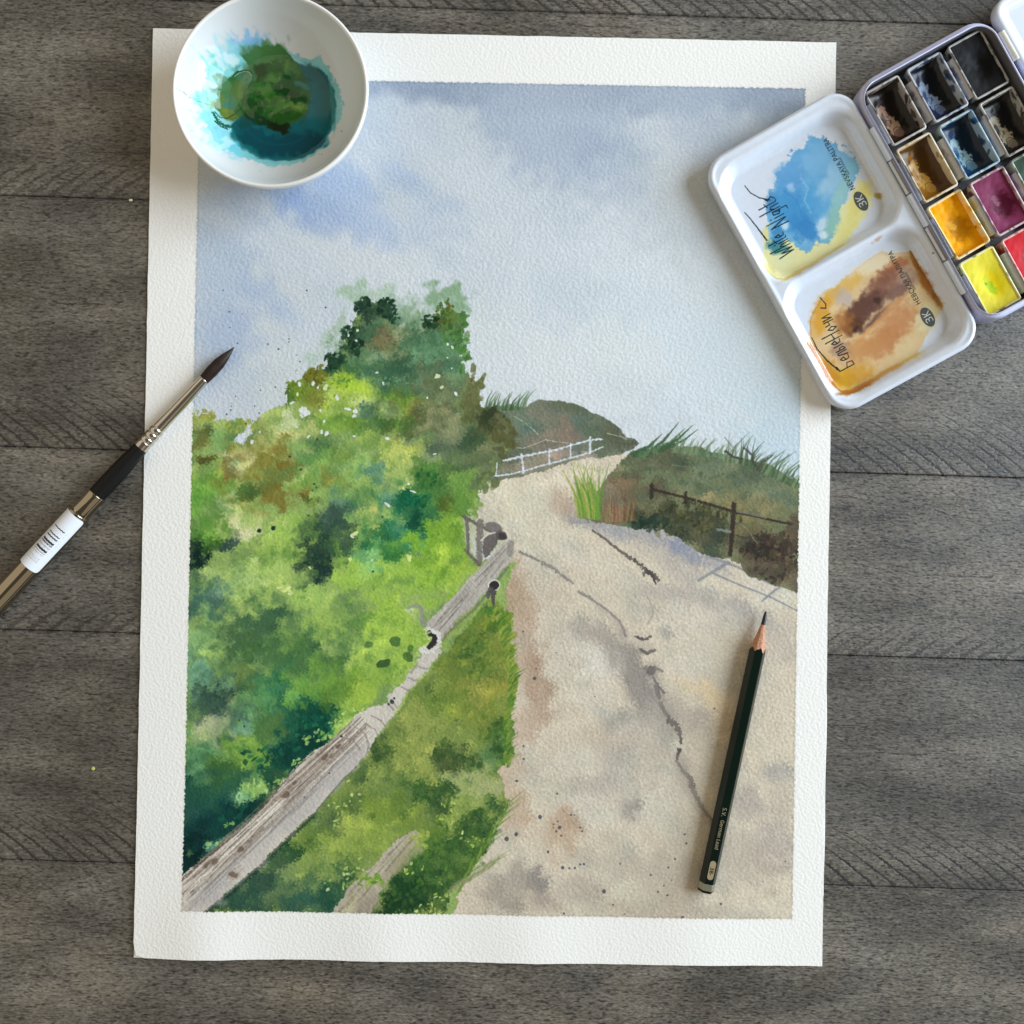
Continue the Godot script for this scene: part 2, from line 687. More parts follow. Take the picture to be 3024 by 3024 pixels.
func paint_sky(p: Painter) -> void:
	p.frame(0, 0, 1.5652)
	p.blobs([
		[1000, 640, 420, 200, 0, "dce2e8", 0.7], [1320, 640, 300, 160, 20, "dae3ea", 0.8], [1480, 800, 90, 110, 0, "c3d8e8", 0.8], [1400, 700, 130, 80, 30, "d0dee8", 0.6],
		[800, 160, 140, 34, 0, "8a99b3", 0.85], [860, 170, 110, 26, 0, "8796b0", 0.6], [1010, 170, 300, 46, 2, "a3b0c6", 0.7], [1300, 180, 240, 44, 3, "a0aec4", 0.75], [1480, 190, 90, 46, 0, "96a4bc", 0.75],
		[1010, 270, 150, 70, 40, "aab8cf", 0.75], [1150, 290, 110, 60, 40, "a5b4cd", 0.75], [1155, 320, 70, 40, 40, "9fafc9", 0.6], [1330, 250, 120, 60, 30, "b3bfd0", 0.6], [1420, 270, 90, 60, 0, "bcc6d3", 0.6],
		[760, 250, 120, 60, 30, "b8c3d3", 0.6], [880, 350, 180, 46, 38, "d3d9e1", 0.75], [1010, 400, 120, 60, 30, "cbd4df", 0.6], [1250, 390, 170, 70, 20, "ccd4de", 0.6],
		[640, 345, 90, 34, 28, "aac0e4", 0.75], [590, 395, 90, 36, 25, "a2b8de", 0.75], [545, 380, 40, 24, 20, "9ab4e2", 0.6], [700, 430, 70, 30, 25, "adc2e4", 0.65], [830, 420, 70, 50, 0, "b6c6e0", 0.55], [760, 340, 50, 24, 25, "a9bfe3", 0.5],
		[420, 480, 70, 130, 0, "b4c6e0", 0.7], [430, 640, 60, 60, 0, "a9bde0", 0.75], [440, 400, 60, 60, 0, "b3c3dc", 0.6], [500, 560, 60, 26, 25, "acc0e2", 0.6], [545, 600, 30, 14, 30, "a3bae3", 0.6], [470, 440, 110, 22, 22, "cfd7e1", 0.6], [560, 500, 110, 30, 20, "ced7e3", 0.5],
		[600, 640, 120, 60, 0, "cdd7e6", 0.5], [980, 520, 200, 110, 0, "d3dae3", 0.5], [1110, 700, 150, 70, 0, "dfe3e7", 0.7], [420, 720, 60, 50, 0, "c9d3e6", 0.6],
	], 1.0, 0.55)


func paint_path(p: Painter) -> void:
	p.frame(0, 0, 1.5652)
	p.wash(pts([890, 940, 925, 900, 1000, 880, 1060, 860, 1160, 840, 1230, 900, 1400, 1000, 1520, 1080, 1520, 1750, 800, 1750, 900, 1500, 930, 1200, 940, 1060, 880, 1000]), c8("dad2c4"), c8("cbc1b2"), 1.0, 2.0, 4.0)
	var top := p
	var edge := pts([890, 940, 925, 900, 1000, 880, 1060, 860, 1160, 840, 1230, 900, 1400, 1000, 1520, 1080, 1520, 1750, 800, 1750, 900, 1500, 930, 1200, 940, 1060, 880, 1000])
	p = top.layer(c8("d6cab6"))
	p.frame(1250, 1050, 0.6211)
	p.blobs([
		[480, 680, 180, 90, -20, "e6dac2", 0.85], [700, 560, 160, 50, -10, "e4d9c4", 0.8], [350, 640, 80, 80, 0, "e2d7c0", 0.8], [560, 850, 150, 90, 30, "dad1be", 0.7], [650, 690, 55, 80, 10, "bfab96", 0.75], [700, 740, 40, 60, 0, "ab9a8c", 0.6], [800, 800, 130, 26, 12, "a2a0a2", 0.75],
		[960, 850, 150, 36, 16, "a6a4a6", 0.8], [1120, 860, 130, 50, 20, "a09fa6", 0.8], [1230, 930, 90, 44, 20, "868da3", 0.85], [1330, 970, 110, 40, 22, "9a9aa2", 0.75], [1200, 1000, 130, 60, 30, "b5aea8", 0.6], [1080, 930, 120, 50, 30, "c2b7ab", 0.5],
		[420, 1060, 60, 130, -12, "b29d82", 0.7], [390, 1130, 40, 100, -10, "a9927c", 0.6], [560, 1100, 130, 70, 30, "c6b8a8", 0.6], [900, 1010, 130, 60, 35, "d9cfbd", 0.7], [720, 940, 110, 50, 35, "d8cfc0", 0.6],
		[1000, 1180, 60, 70, 0, "bab0a3", 0.6], [1150, 1130, 130, 40, 15, "b0a9a2", 0.6], [1400, 1160, 200, 50, 15, "b3a9a4", 0.65], [1500, 1250, 160, 60, 15, "b1a9a3", 0.6], [1640, 1110, 130, 60, 20, "d4cdc2", 0.6], [1700, 1350, 80, 120, 0, "c4b8aa", 0.5],
		[1250, 1250, 120, 90, 20, "d3cbbd", 0.6], [1140, 1310, 26, 24, 0, "a9a29c", 0.6], [1400, 1420, 120, 110, 20, "cfc6b6", 0.6],
	], 0.9, 0.6)
	p.frame(1400, 1700, 0.6211)
	p.blobs([
		[190, 130, 80, 120, -10, "b7a084", 0.7], [240, 280, 70, 230, -8, "bda792", 0.7], [290, 500, 60, 130, -10, "a88e78", 0.7], [310, 640, 60, 90, 0, "b49c88", 0.6], [230, 720, 60, 90, 0, "c3ab96", 0.6],
		[560, 380, 170, 90, 20, "ded8cc", 0.8], [430, 420, 90, 130, 0, "cfc6b6", 0.7], [600, 290, 140, 60, 20, "a49a90", 0.7], [720, 390, 80, 110, -25, "a09890", 0.75], [770, 500, 60, 150, -15, "938b85", 0.8], [820, 620, 60, 110, -20, "9d958e", 0.7],
		[680, 690, 80, 60, 0, "a29d94", 0.7], [560, 560, 90, 70, 0, "d6cfc2", 0.6], [620, 800, 140, 60, 15, "c3b3a3", 0.6], [890, 730, 46, 100, -15, "a39b94", 0.7], [790, 760, 90, 110, 0, "bfb6aa", 0.6],
		[1020, 430, 130, 110, 0, "d6cfc0", 0.7], [900, 270, 30, 26, 0, "a8a199", 0.6], [1020, 520, 110, 40, 20, "e3cfae", 0.75], [1140, 580, 100, 46, 40, "e2cba6", 0.75], [1000, 640, 110, 60, 30, "b9aea2", 0.7], [1080, 720, 90, 80, 0, "b6ab9e", 0.6], [1180, 720, 60, 70, 0, "d2bf9f", 0.5],
		[1330, 880, 150, 34, 42, "e0d0b6", 0.7], [1430, 930, 90, 50, 10, "aea9a3", 0.7], [1300, 1080, 90, 60, 20, "b2a79f", 0.7], [1440, 1090, 60, 110, 0, "bdb2a5", 0.5], [1420, 1280, 130, 100, 0, "b0a49e", 0.65], [1300, 1350, 120, 120, 0, "b9ae9f", 0.6],
		[740, 1100, 60, 46, 10, "928c86", 0.8], [700, 1000, 140, 60, 10, "b0a79c", 0.6], [560, 1000, 140, 60, -10, "b9b2a8", 0.6], [480, 880, 140, 60, 0, "d3c9bc", 0.6], [560, 1120, 130, 90, 0, "d1cabd", 0.7], [880, 900, 120, 90, 30, "c3b8a9", 0.6], [860, 1060, 90, 110, 20, "d3cbbd", 0.6],
		[290, 1430, 60, 58, 0, "88827f", 0.8], [330, 1530, 52, 34, 0, "948c88", 0.75], [400, 1230, 90, 90, 0, "b89c82", 0.5], [420, 1160, 80, 60, 0, "b89c84", 0.6], [200, 1120, 70, 110, 0, "c0a48b", 0.65], [160, 930, 60, 110, 0, "c6af96", 0.6],
		[700, 1560, 520, 60, 3, "b9ab9a", 0.65], [150, 1480, 110, 110, 0, "a29a8f", 0.75], [640, 1350, 160, 90, 0, "beb2a3", 0.6], [900, 1420, 180, 120, 0, "bfb4a5", 0.6], [500, 1480, 110, 60, 0, "ada196", 0.55], [1000, 1200, 90, 140, 20, "c9bfb0", 0.5], [1130, 1350, 90, 160, 0, "c0b6a6", 0.5],
	], 0.95, 0.65)
	p.frame(0, 0, 1.5652)
	p.mottles(880, 900, 1510, 1730, 200, 26, 0.13, 35)
	p.soften_colour(0.0, 0.965)
	p.melt(8.0, 0.8, 1.4)
	top.frame(0, 0, 1.5652)
	top.wash(edge, c8("ffffff"), c8("ffffff"), 1.0, 2.0, 4.0, 0.0, p)
	p = top
	# cracks and ruts
	p.frame(1250, 1050, 0.6211)
	var dark := c8("5d5756")
	for e in [[455, 930, 510, 955, 560, 978], [565, 985, 610, 1005, 660, 1045, 710, 1082], [735, 1120, 790, 1150, 840, 1186]]:
		p.stroke(e, 17, 10, c8("85807d"), 0.85, 0.6)
	p.stroke([840, 1186, 880, 1216, 930, 1262, 957, 1330], 9, 13, c8("77716d"), 0.8, 0.5)
	p.stroke([830, 1190, 880, 1228, 925, 1275, 950, 1335], 30, 40, c8("a59c92"), 0.4, 0.5)
	p.stroke([800, 830, 860, 870, 920, 920, 970, 955, 1000, 970], 9, 16, c8("5d5856"), 0.85, 0.5)
	p.stroke([1000, 970, 1050, 1012, 1080, 1036, 1104, 1060], 14, 24, c8("57514f"), 0.85, 0.6)
	p.stroke([1062, 1024, 1088, 1050, 1100, 1082], 24, 8, c8("4f4a48"), 0.85, 0.6)
	p.stroke([1040, 1030, 1044, 1044], 12, 10, dark, 0.8)
	p.stroke([1060, 1145, 1085, 1190, 1084, 1230, 1060, 1272], 6, 10, c8("a19a93"), 0.7, 0.4)
	p.stroke([1110, 1085, 1160, 1110, 1205, 1134], 16, 12, c8("b3aca5"), 0.6, 0.4)
	for e in [[1345, 950, 1480, 1000, 1640, 1082, 14], [1375, 1035, 1500, 1090, 1640, 1145, 10], [1640, 1145, 1770, 1212, 9], [1440, 982, 1370, 1025, 1300, 1066, 18], [1690, 1092, 1640, 1130, 1600, 1165, 14]]:
		var wide: float = e[e.size() - 1]
		p.stroke(e.slice(0, e.size() - 1), wide, wide * 0.7, c8("80848c"), 0.75, 0.3)
	p.frame(1400, 1700, 0.6211)
	p.stroke([760, 284, 800, 300, 836, 282], 8, 10, dark, 0.85, 0.5)
	p.stroke([775, 290, 800, 300, 820, 296], 14, 10, dark, 0.8, 0.5)
	p.stroke([784, 344, 818, 364, 850, 350], 10, 16, c8("6a6462"), 0.85, 0.5)
	p.stroke([795, 352, 820, 370], 18, 10, c8("6a6462"), 0.85, 0.5)
	p.blob(826, 440, 22, 22, 0, dark, 0.9, 0.2, 0.7)
	p.stroke([850, 430, 888, 448], 14, 12, c8("7b7571"), 0.8, 0.4)
	p.stroke([845, 478, 872, 522, 896, 552], 11, 13, dark, 0.8, 0.5)
	p.blob(862, 545, 13, 42, -10, c8("6e6866"), 0.85, 0.25, 0.7)
	p.stroke([880, 600, 897, 640, 922, 668], 20, 18, c8("746d68"), 0.82, 0.5)
	p.stroke([920, 682, 950, 702, 970, 745, 977, 792], 34, 10, c8("565150"), 0.88, 0.5)
	p.stroke([966, 820, 956, 866], 20, 9, c8("514c4b"), 0.88, 0.6)
	p.stroke([952, 872, 985, 920, 1018, 958, 1030, 996], 11, 26, c8("766f6a"), 0.85, 0.5)
	p.stroke([1020, 975, 1040, 1030, 1062, 1076, 1092, 1122, 1122, 1152], 26, 14, c8("7f7872"), 0.8, 0.5)
	p.stroke([1112, 1150, 1118, 1215], 5, 4, c8("8d8680"), 0.6, 0.5)
	p.stroke([965, 880, 1000, 980, 1050, 1080, 1110, 1160], 60, 34, c8("9d958d"), 0.4, 0.6)
	p.stroke([840, 450, 860, 540, 920, 640, 960, 740], 80, 60, c8("8f8882"), 0.42, 0.7)


func paint_hills(p: Painter) -> void:
	p.frame(1250, 1050, 0.6211)
	# the far hill
	var top := p
	p = top.layer(c8("6f765f"))
	p.frame(1250, 1050, 0.6211)
	var far_hill := pts([250, 250, 330, 252, 400, 240, 480, 250, 520, 226, 565, 212, 640, 219, 720, 231, 790, 264, 860, 300, 930, 348, 962, 384, 1000, 394, 1024, 420, 990, 452, 930, 474, 850, 482, 720, 496, 640, 520, 560, 552, 480, 572, 400, 590, 300, 604, 270, 560])
	p.blobs([
		[690, 350, 55, 75, 20, "88705d", 0.75], [620, 400, 90, 40, 0, "8a7765", 0.6], [560, 430, 70, 40, 0, "8a7866", 0.6], [480, 320, 70, 50, 20, "5f7d68", 0.8], [560, 290, 60, 50, 0, "7d7a5f", 0.7], [740, 310, 50, 80, 0, "587060", 0.8], [800, 340, 60, 60, 0, "566950", 0.8], [900, 390, 60, 60, 30, "50583f", 0.8], [850, 430, 50, 50, 0, "5d6b4e", 0.7],
		[640, 470, 80, 26, -14, "a48d7d", 0.7], [480, 520, 140, 30, -12, "988a70", 0.75], [350, 350, 60, 80, 0, "4b5939", 0.8], [380, 460, 60, 60, 0, "5b6140", 0.75], [760, 480, 60, 24, 0, "b2a08f", 0.6], [980, 420, 30, 30, 0, "4c4d39", 0.7], [720, 245, 90, 22, 12, "556041", 0.6], [420, 290, 70, 40, 20, "66785a", 0.6], [640, 240, 70, 26, 4, "5c6a4c", 0.6],
	], 0.9, 0.6)
	p.soften_colour(0.3, 1.04)
	p.mottles(250, 240, 1020, 560, 90, 26, 0.3, -20)
	p.melt(5.0, 0.6, 1.2)
	top.wash(far_hill, Color.WHITE, Color.WHITE, 1.0, 0.0, 5.0, 0.12, p)
	p = top
	for e in [[430, 290, 480, 318, 520, 352, 545, 376], [420, 435, 470, 441, 520, 425, 580, 400, 630, 411, 690, 416], [870, 370, 930, 384, 962, 398]]:
		p.stroke(e, 3.5, 3.5, c8("c5c6a8"), 0.7, 0.4)
	p.blades(290, 262, 480, 256, 30, 92, 0.4, 11, ["4f6a48", "617a58", "3f5a3c"], 0.85)
	# the bank on the right
	p = top.layer(c8("69704b"))
	p.frame(1250, 1050, 0.6211)
	var bank := pts([740, 765, 735, 700, 830, 640, 880, 560, 940, 500, 1000, 455, 1100, 440, 1200, 430, 1320, 440, 1420, 470, 1520, 492, 1640, 522, 1720, 572, 1800, 622, 1800, 1135, 1700, 1105, 1640, 1080, 1540, 1050, 1500, 1000, 1440, 970, 1330, 942, 1250, 905, 1200, 862, 1130, 822, 1000, 822, 880, 800, 800, 790])
	p.blobs([
		[1150, 500, 150, 50, 0, "52583f", 0.8], [1060, 530, 80, 40, -20, "5c6347", 0.7], [1400, 540, 160, 60, 8, "5f7256", 0.8], [1650, 610, 110, 50, 20, "5e6e50", 0.8], [1540, 560, 90, 40, 0, "4c5b45", 0.7], [1300, 660, 210, 36, 12, "837c4d", 0.85], [1560, 730, 150, 46, 10, "7b764c", 0.8], [1250, 610, 160, 40, 10, "60704f", 0.7], [1700, 680, 80, 50, 0, "69765a", 0.7],
		[900, 680, 60, 100, 0, "82705a", 0.8], [870, 750, 70, 50, 0, "7a5f49", 0.75], [960, 610, 70, 60, 0, "6d5b40", 0.7], [1100, 640, 60, 40, 0, "5d4d3a", 0.75], [1000, 720, 70, 50, 0, "6d6045", 0.7],
		[1250, 770, 210, 66, 8, "3d412d", 0.9], [1330, 740, 80, 40, 0, "4a4a31", 0.7], [1060, 790, 90, 42, 0, "2b3d32", 0.9], [1180, 850, 110, 44, 18, "3e4733", 0.85], [1300, 850, 90, 60, 0, "4e5038", 0.8], [1380, 890, 70, 60, 0, "36463a", 0.85], [1480, 890, 120, 60, 0, "605439", 0.75], [1560, 820, 90, 50, 0, "655f3d", 0.75],
		[1640, 900, 90, 56, 10, "352c28", 0.92], [1590, 940, 90, 50, 0, "3f332c", 0.85], [1720, 930, 70, 80, 0, "40352d", 0.85], [1690, 1030, 110, 60, 20, "4b4136", 0.85], [1560, 1000, 80, 50, 20, "62543f", 0.75], [1760, 850, 50, 70, 0, "554434", 0.8], [1650, 860, 60, 30, 0, "463a31", 0.8], [1600, 640, 80, 30, 10, "6b7754", 0.6], [1760, 1080, 40, 60, 0, "6a5c4a", 0.7],
	], 0.7, 0.9)
	p.soften_colour(0.25, 1.06)
	p.mottles(740, 440, 1790, 1100, 220, 30, 0.45, 0)
	p.melt(4.0, 0.55, 1.2)
	top.wash(bank, Color.WHITE, Color.WHITE, 1.0, 0.0, 7.0, 0.1, p)
	p = top
	p.dabs(1250, 780, 260, 80, 130, 13, ["2d3224", "3a3d2a", "565738", "474a30", "6a6940"], 0.6)
	p.dabs(1640, 950, 140, 130, 110, 13, ["2d2522", "3a302a", "5a4a39", "4b4a36", "736148"], 0.6)
	p.dabs(1080, 800, 90, 36, 40, 11, ["22332b", "2e4136", "45553f"], 0.7)
	p.dabs(1250, 560, 300, 70, 70, 14, ["4c5b42", "6a7a58", "717f5f", "515c40"], 0.45)
	p.dabs(1560, 740, 200, 70, 60, 14, ["80794f", "6b6b45", "8f8557", "5d6043"], 0.45)
	for e in [[1000, 470, 1130, 372, 30], [1020, 470, 1160, 410, 24], [1060, 470, 1210, 316, 24], [1100, 455, 1240, 345, 30], [1120, 450, 1276, 330, 26], [1150, 440, 1300, 350, 18], [1040, 480, 1100, 400, 20]]:
		p.stroke([e[0], e[1], (e[0] + e[2]) / 2.0 + 4, (e[1] + e[3]) / 2.0 + 10, e[2], e[3]], e[4], 2, c8(["4f6b4a", "3f5a3f", "5f7a57"][int(e[0]) % 3]), 0.88, 0.3)
	p.blades(1180, 456, 1420, 486, 34, 80, 0.5, 11, ["56704f", "6a8262", "7b9270"], 0.8)
	p.blades(1420, 496, 1560, 526, 28, 128, 0.35, 10, ["5b7150", "7b8f72", "48583f"], 0.8)
	p.blades(1540, 526, 1800, 646, 46, 112, 0.8, 11, ["56704f", "6f8765", "475a3f"], 0.85)
	p.stroke([1428, 455, 1470, 482, 1506, 490], 12, 8, c8("4b4145"), 0.85, 0.5)
	p.stroke([1426, 390, 1450, 418, 1482, 456], 6, 5, c8("8f8b8d"), 0.8, 0.4)
	p.stroke([1516, 440, 1552, 470, 1560, 510, 1590, 545], 9, 10, c8("4b4347"), 0.85, 0.5)
	p.stroke([1580, 545, 1608, 504, 1650, 474], 10, 6, c8("4f474a"), 0.85, 0.5)
	# reeds beside the path
	p.blades(850, 790, 1000, 780, 34, 150, 0.05, 9, ["8a6a4f", "6d4b38", "a08563", "7e7a4e"], 0.7)
	p.wash(pts([735, 760, 725, 690, 745, 620, 800, 600, 835, 640, 835, 700, 820, 768, 780, 775]), c8("869c56"), c8("789248"), 0.6, 14.0, 10.0)
	p.blades(732, 765, 834, 772, 46, 262, -0.06, 15, ["8f9f4a", "6d9440", "a9ab5a", "598a3a", "7f8b47"], 0.8)
	p.blades(690, 520, 860, 560, 14, 40, 0.1, 6, ["9aa060", "7d9050"], 0.6)
	p.blades(700, 800, 800, 790, 18, 40, -0.6, 6, ["77787c", "8a898a"], 0.6)


func paint_trees(p: Painter) -> void:
	# everything green to the left of the path
	var tops := []
	for q in pts([20, 1060, 60, 1040, 110, 1032, 140, 1000, 170, 1040, 196, 1082, 240, 1062, 290, 1040, 306, 1096, 340, 1100, 372, 1048, 420, 1070, 418, 1116, 376, 1170, 400, 1235, 432, 1180, 480, 1160, 520, 1080, 590, 1000, 650, 964, 700, 962, 700, 880, 762, 800, 830, 780, 880, 722, 950, 702, 1000, 692, 990, 652, 1040, 602, 1100, 562, 1126, 480, 1200, 424, 1200, 330, 1262, 230, 1330, 232, 1420, 212, 1480, 310, 1530, 410, 1640, 440, 1690, 400, 1706, 340, 1760, 300, 1810, 262, 1850, 300, 1880, 236, 1910, 290]):
		tops.append(Vector2((550 + q.x * 0.4141) / 1.5652, (800 + q.y * 0.4141) / 1.5652))
	tops.append_array(pts([878, 590, 886, 612, 872, 636, 876, 668, 866, 690, 888, 705, 905, 740, 908, 768, 936, 768, 966, 800, 966, 848, 945, 880, 920, 905, 905, 930, 893, 975, 880, 990, 900, 1060, 975, 1060, 952, 1130, 966, 1190, 972, 1250, 966, 1330, 962, 1420, 930, 1470, 955, 1505, 930, 1570, 890, 1640, 850, 1730, 330, 1730, 330, 800]))
	p.frame(0, 0, 1.5652)
	# soft foliage that ran into the wet sky
	p.frame(550, 800, 0.4141)
	p.blobs([
		[1230, 180, 130, 80, 0, "9fbaa0", 0.8], [1420, 170, 90, 60, 0, "a9c0aa", 0.7], [1120, 400, 70, 90, 0, "a3b7a0", 0.75], [1010, 500, 70, 60, 0, "a9bda9", 0.7], [920, 620, 80, 60, 0, "b4c6bc", 0.7], [1570, 300, 130, 100, 0, "8aa68a", 0.9], [1850, 190, 130, 100, 0, "7f9f7a", 0.85], [1640, 390, 110, 80, 0, "7f9a76", 0.9], [880, 650, 50, 40, 0, "b2c4ba", 0.6], [1930, 240, 70, 110, 0, "8aa888", 0.7],
	], 0.9, 0.9)
	p.frame(0, 0, 1.5652)
	var top := p
	p = top.layer(c8("8aa658"))
	p.frame(0, 0, 1.5652)
	p.blobs([[900, 720, 30, 60, 0, "6b7048", 0.9], [935, 820, 46, 60, 0, "585c38", 0.9], [905, 870, 50, 60, 0, "6a7250", 0.9], [870, 830, 50, 70, 0, "4f6b3e", 0.85], [915, 780, 40, 30, 0, "55562f", 0.8], [895, 945, 34, 40, 0, "7c9a4e", 0.85], [855, 940, 50, 50, 0, "5a8a34", 0.85], [875, 640, 30, 60, 0, "4d7a4c", 0.85], [450, 1300, 200, 180, 0, "5d8a4c", 0.5]], 0.9, 0.6)
	p.frame(550, 800, 0.4141)
	p.blobs([
		[1450, 520, 330, 260, 0, "5f8259", 0.85], [1750, 700, 230, 330, 0, "6d8663", 0.85], [1700, 1100, 240, 250, 0, "788a62", 0.75], [1280, 720, 200, 130, 0, "67905f", 0.7],
		[1590, 430, 100, 50, 0, "7f9a74", 0.85], [1280, 290, 86, 80, 0, "2c4536", 0.95], [1430, 290, 84, 76, 0, "2a4536", 0.95], [1190, 490, 76, 96, 0, "24402f", 0.95], [1060, 650, 80, 74, 0, "233f30", 0.95], [1290, 470, 70, 110, 20, "416246", 0.85], [1400, 480, 80, 50, 0, "7f5f42", 0.7], [1400, 560, 130, 70, -20, "757047", 0.7], [1560, 420, 110, 60, 0, "78815a", 0.7],
		[1500, 610, 110, 50, -10, "7f8a5a", 0.6], [1745, 380, 70, 66, 0, "263f2d", 0.95], [1640, 480, 100, 66, -20, "41664a", 0.85], [1830, 330, 80, 70, 0, "54692f", 0.85], [1860, 420, 80, 60, 0, "3f5f2f", 0.8], [1530, 690, 150, 76, 0, "33573f", 0.9], [1150, 720, 120, 60, 10, "3c6a3a", 0.85], [1290, 660, 80, 50, 0, "4f8050", 0.75], [1370, 610, 80, 40, 0, "86a37c", 0.7],
		[1760, 560, 170, 110, 0, "54825a", 0.8], [1700, 620, 100, 60, 0, "62906a", 0.7], [1800, 780, 170, 140, 0, "5d6f4c", 0.8], [1900, 650, 90, 120, 0, "5d8a60", 0.7], [1500, 810, 170, 66, 0, "3f6a4a", 0.85], [1380, 800, 70, 90, 0, "48754d", 0.7], [1460, 900, 170, 56, 0, "4f7f2c", 0.8], [1290, 990, 70, 84, 0, "4c7464", 0.8], [1600, 940, 160, 46, 0, "7d9a2f", 0.75], [1780, 1000, 180, 140, 0, "6a734c", 0.8], [1600, 1010, 70, 60, 0, "5e5a2c", 0.7], [1850, 1150, 130, 130, 0, "6c7855", 0.75], [1480, 1090, 130, 60, 0, "4c7a25", 0.8], [1600, 1120, 80, 60, 0, "45622f", 0.75],
		[930, 750, 76, 66, 0, "5d5a1e", 0.85], [800, 870, 116, 86, 0, "6a8128", 0.85], [940, 910, 90, 66, 0, "7a7d29", 0.8], [880, 1000, 90, 60, 0, "8aa046", 0.7], [1030, 780, 66, 66, 0, "9db548", 0.8], [1180, 830, 120, 56, 10, "a8cc2e", 0.9], [1240, 930, 90, 60, 0, "cfe08a", 0.8], [1100, 930, 120, 76, 0, "93af45", 0.75], [1060, 880, 60, 60, 0, "9fbe4f", 0.7], [720, 880, 34, 60, 10, "41682c", 0.85], [700, 960, 40, 60, 0, "56783c", 0.7], [1140, 800, 34, 40, 0, "4a7a33", 0.8],
		[1060, 1080, 150, 66, 0, "65912f", 0.8], [1240, 1110, 100, 56, 0, "5f8a2c", 0.75], [650, 1010, 90, 60, 0, "b3c766", 0.85], [500, 1100, 80, 70, 0, "b3b25c", 0.75], [730, 1060, 50, 60, 0, "d5dbb0", 0.6], [690, 1150, 60, 50, 0, "cbd6a0", 0.5],
		[780, 1190, 170, 80, 0, "cdcb79", 0.75], [560, 1260, 120, 70, 0, "b3ad59", 0.75], [340, 1350, 120, 90, 0, "d3cd9a", 0.8], [420, 1300, 90, 60, 0, "b3a862", 0.65],
		[110, 1130, 50, 50, 0, "5c541f", 0.85], [110, 1220, 66, 40, 0, "6a6428", 0.85], [150, 1340, 76, 36, 0, "4c4a1e", 0.9], [300, 1240, 60, 40, 0, "77742f", 0.7], [310, 1440, 80, 66, 0, "73602a", 0.85], [560, 1380, 66, 50, 0, "7f7632", 0.8], [700, 1240, 66, 56, 0, "7a6d2c", 0.8], [740, 1370, 90, 60, 0, "6a5a20", 0.85], [550, 1490, 160, 150, 0, "7d8437", 0.75], [660, 1610, 90, 100, 0, "786a28", 0.8], [470, 1610, 100, 90, 0, "728a3a", 0.75], [850, 1585, 44, 66, 10, "5d2f15", 0.9], [880, 1640, 60, 34, 0, "59691f", 0.7], [1060, 1470, 96, 66, 0, "7e8c37", 0.8], [1010, 1500, 40, 40, 0, "8a7436", 0.6], [530, 1740, 50, 30, 0, "a38549", 0.7],
		[240, 1210, 50, 80, 0, "73a65c", 0.7], [170, 1480, 130, 80, 10, "9ec04a", 0.85], [100, 1610, 110, 110, 0, "6aa63c", 0.85], [250, 1540, 80, 60, 0, "78a84a", 0.7], [930, 1340, 120, 90, 0, "71a64a", 0.8], [1090, 1310, 90, 50, 0, "7c9838", 0.75], [1220, 1400, 110, 80, 0, "9ec565", 0.75], [850, 1500, 90, 70, 0, "7ba544", 0.75], [820, 1450, 90, 30, -30, "c8d886", 0.6], [1450, 1280, 90, 100, 0, "c0cb5c", 0.8], [1330, 1200, 100, 60, 0, "a9c04f", 0.7], [1600, 1280, 60, 60, 0, "b5bf45", 0.6], [1340, 1440, 90, 84, 0, "5d8f77", 0.9], [1120, 1650, 90, 90, 0, "5a8d72", 0.9], [1430, 1620, 90, 66, 0, "62997a", 0.85], [1200, 1560, 110, 60, 0, "97bb52", 0.7], [960, 1600, 80, 60, 0, "96bd5a", 0.6],
		[1700, 1420, 100, 80, 30, "47752f", 0.85], [1600, 1640, 130, 66, 0, "0f5a3c", 0.95], [1760, 1560, 130, 110, 0, "3a7030", 0.85], [1850, 1640, 60, 66, 0, "4c5a24", 0.85], [1860, 1480, 70, 90, 0, "6f8a45", 0.7], [1290, 1690, 90, 40, 0, "c8c869", 0.8], [1300, 1620, 60, 50, 0, "aec45c", 0.6], [1000, 1840, 60, 90, 0, "4a6a5c", 0.85], [980, 1930, 90, 70, 0, "35524a", 0.9], [760, 1850, 150, 90, 20, "b6d074", 0.8], [350, 1750, 60, 120, -30, "dbdaa4", 0.75], [460, 1850, 80, 60, 0, "d6d6a2", 0.7], [290, 1640, 50, 60, 0, "d3d89a", 0.6], [150, 1850, 130, 90, 0, "5f8f33", 0.85], [200, 1740, 80, 60, 0, "7b9d4a", 0.7], [590, 1900, 70, 50, 0, "b3cf72", 0.7], [1500, 1820, 100, 70, 0, "8cc07a", 0.75], [1690, 1890, 170, 80, 0, "3f8f56", 0.85], [1850, 1850, 90, 90, 0, "a8b540", 0.75], [1230, 1800, 90, 90, 0, "a3c458", 0.6], [1450, 1740, 90, 60, 0, "97be5c", 0.6], [1740, 1760, 90, 60, 0, "93a83e", 0.7],
	], 0.75, 0.85)
	paint_low_trees(p)
	p.frame(0, 0, 1.5652)
	p.mottles(350, 760, 960, 1620, 260, 20, 0.5, -35)
	p.mottles(350, 760, 960, 1620, 520, 9, 0.6, -35)
	p.mottles(560, 560, 950, 960, 120, 18, 0.55, -20)
	p.soften_colour(0.12, 1.03)
	p.melt(4.0, 0.66, 1.0)
	top.frame(0, 0, 1.5652)
	top.wash(tops, Color.WHITE, Color.WHITE, 1.0, 0.0, 5.0, 0.12, p)
	p = top
	p.frame(550, 800, 0.4141)
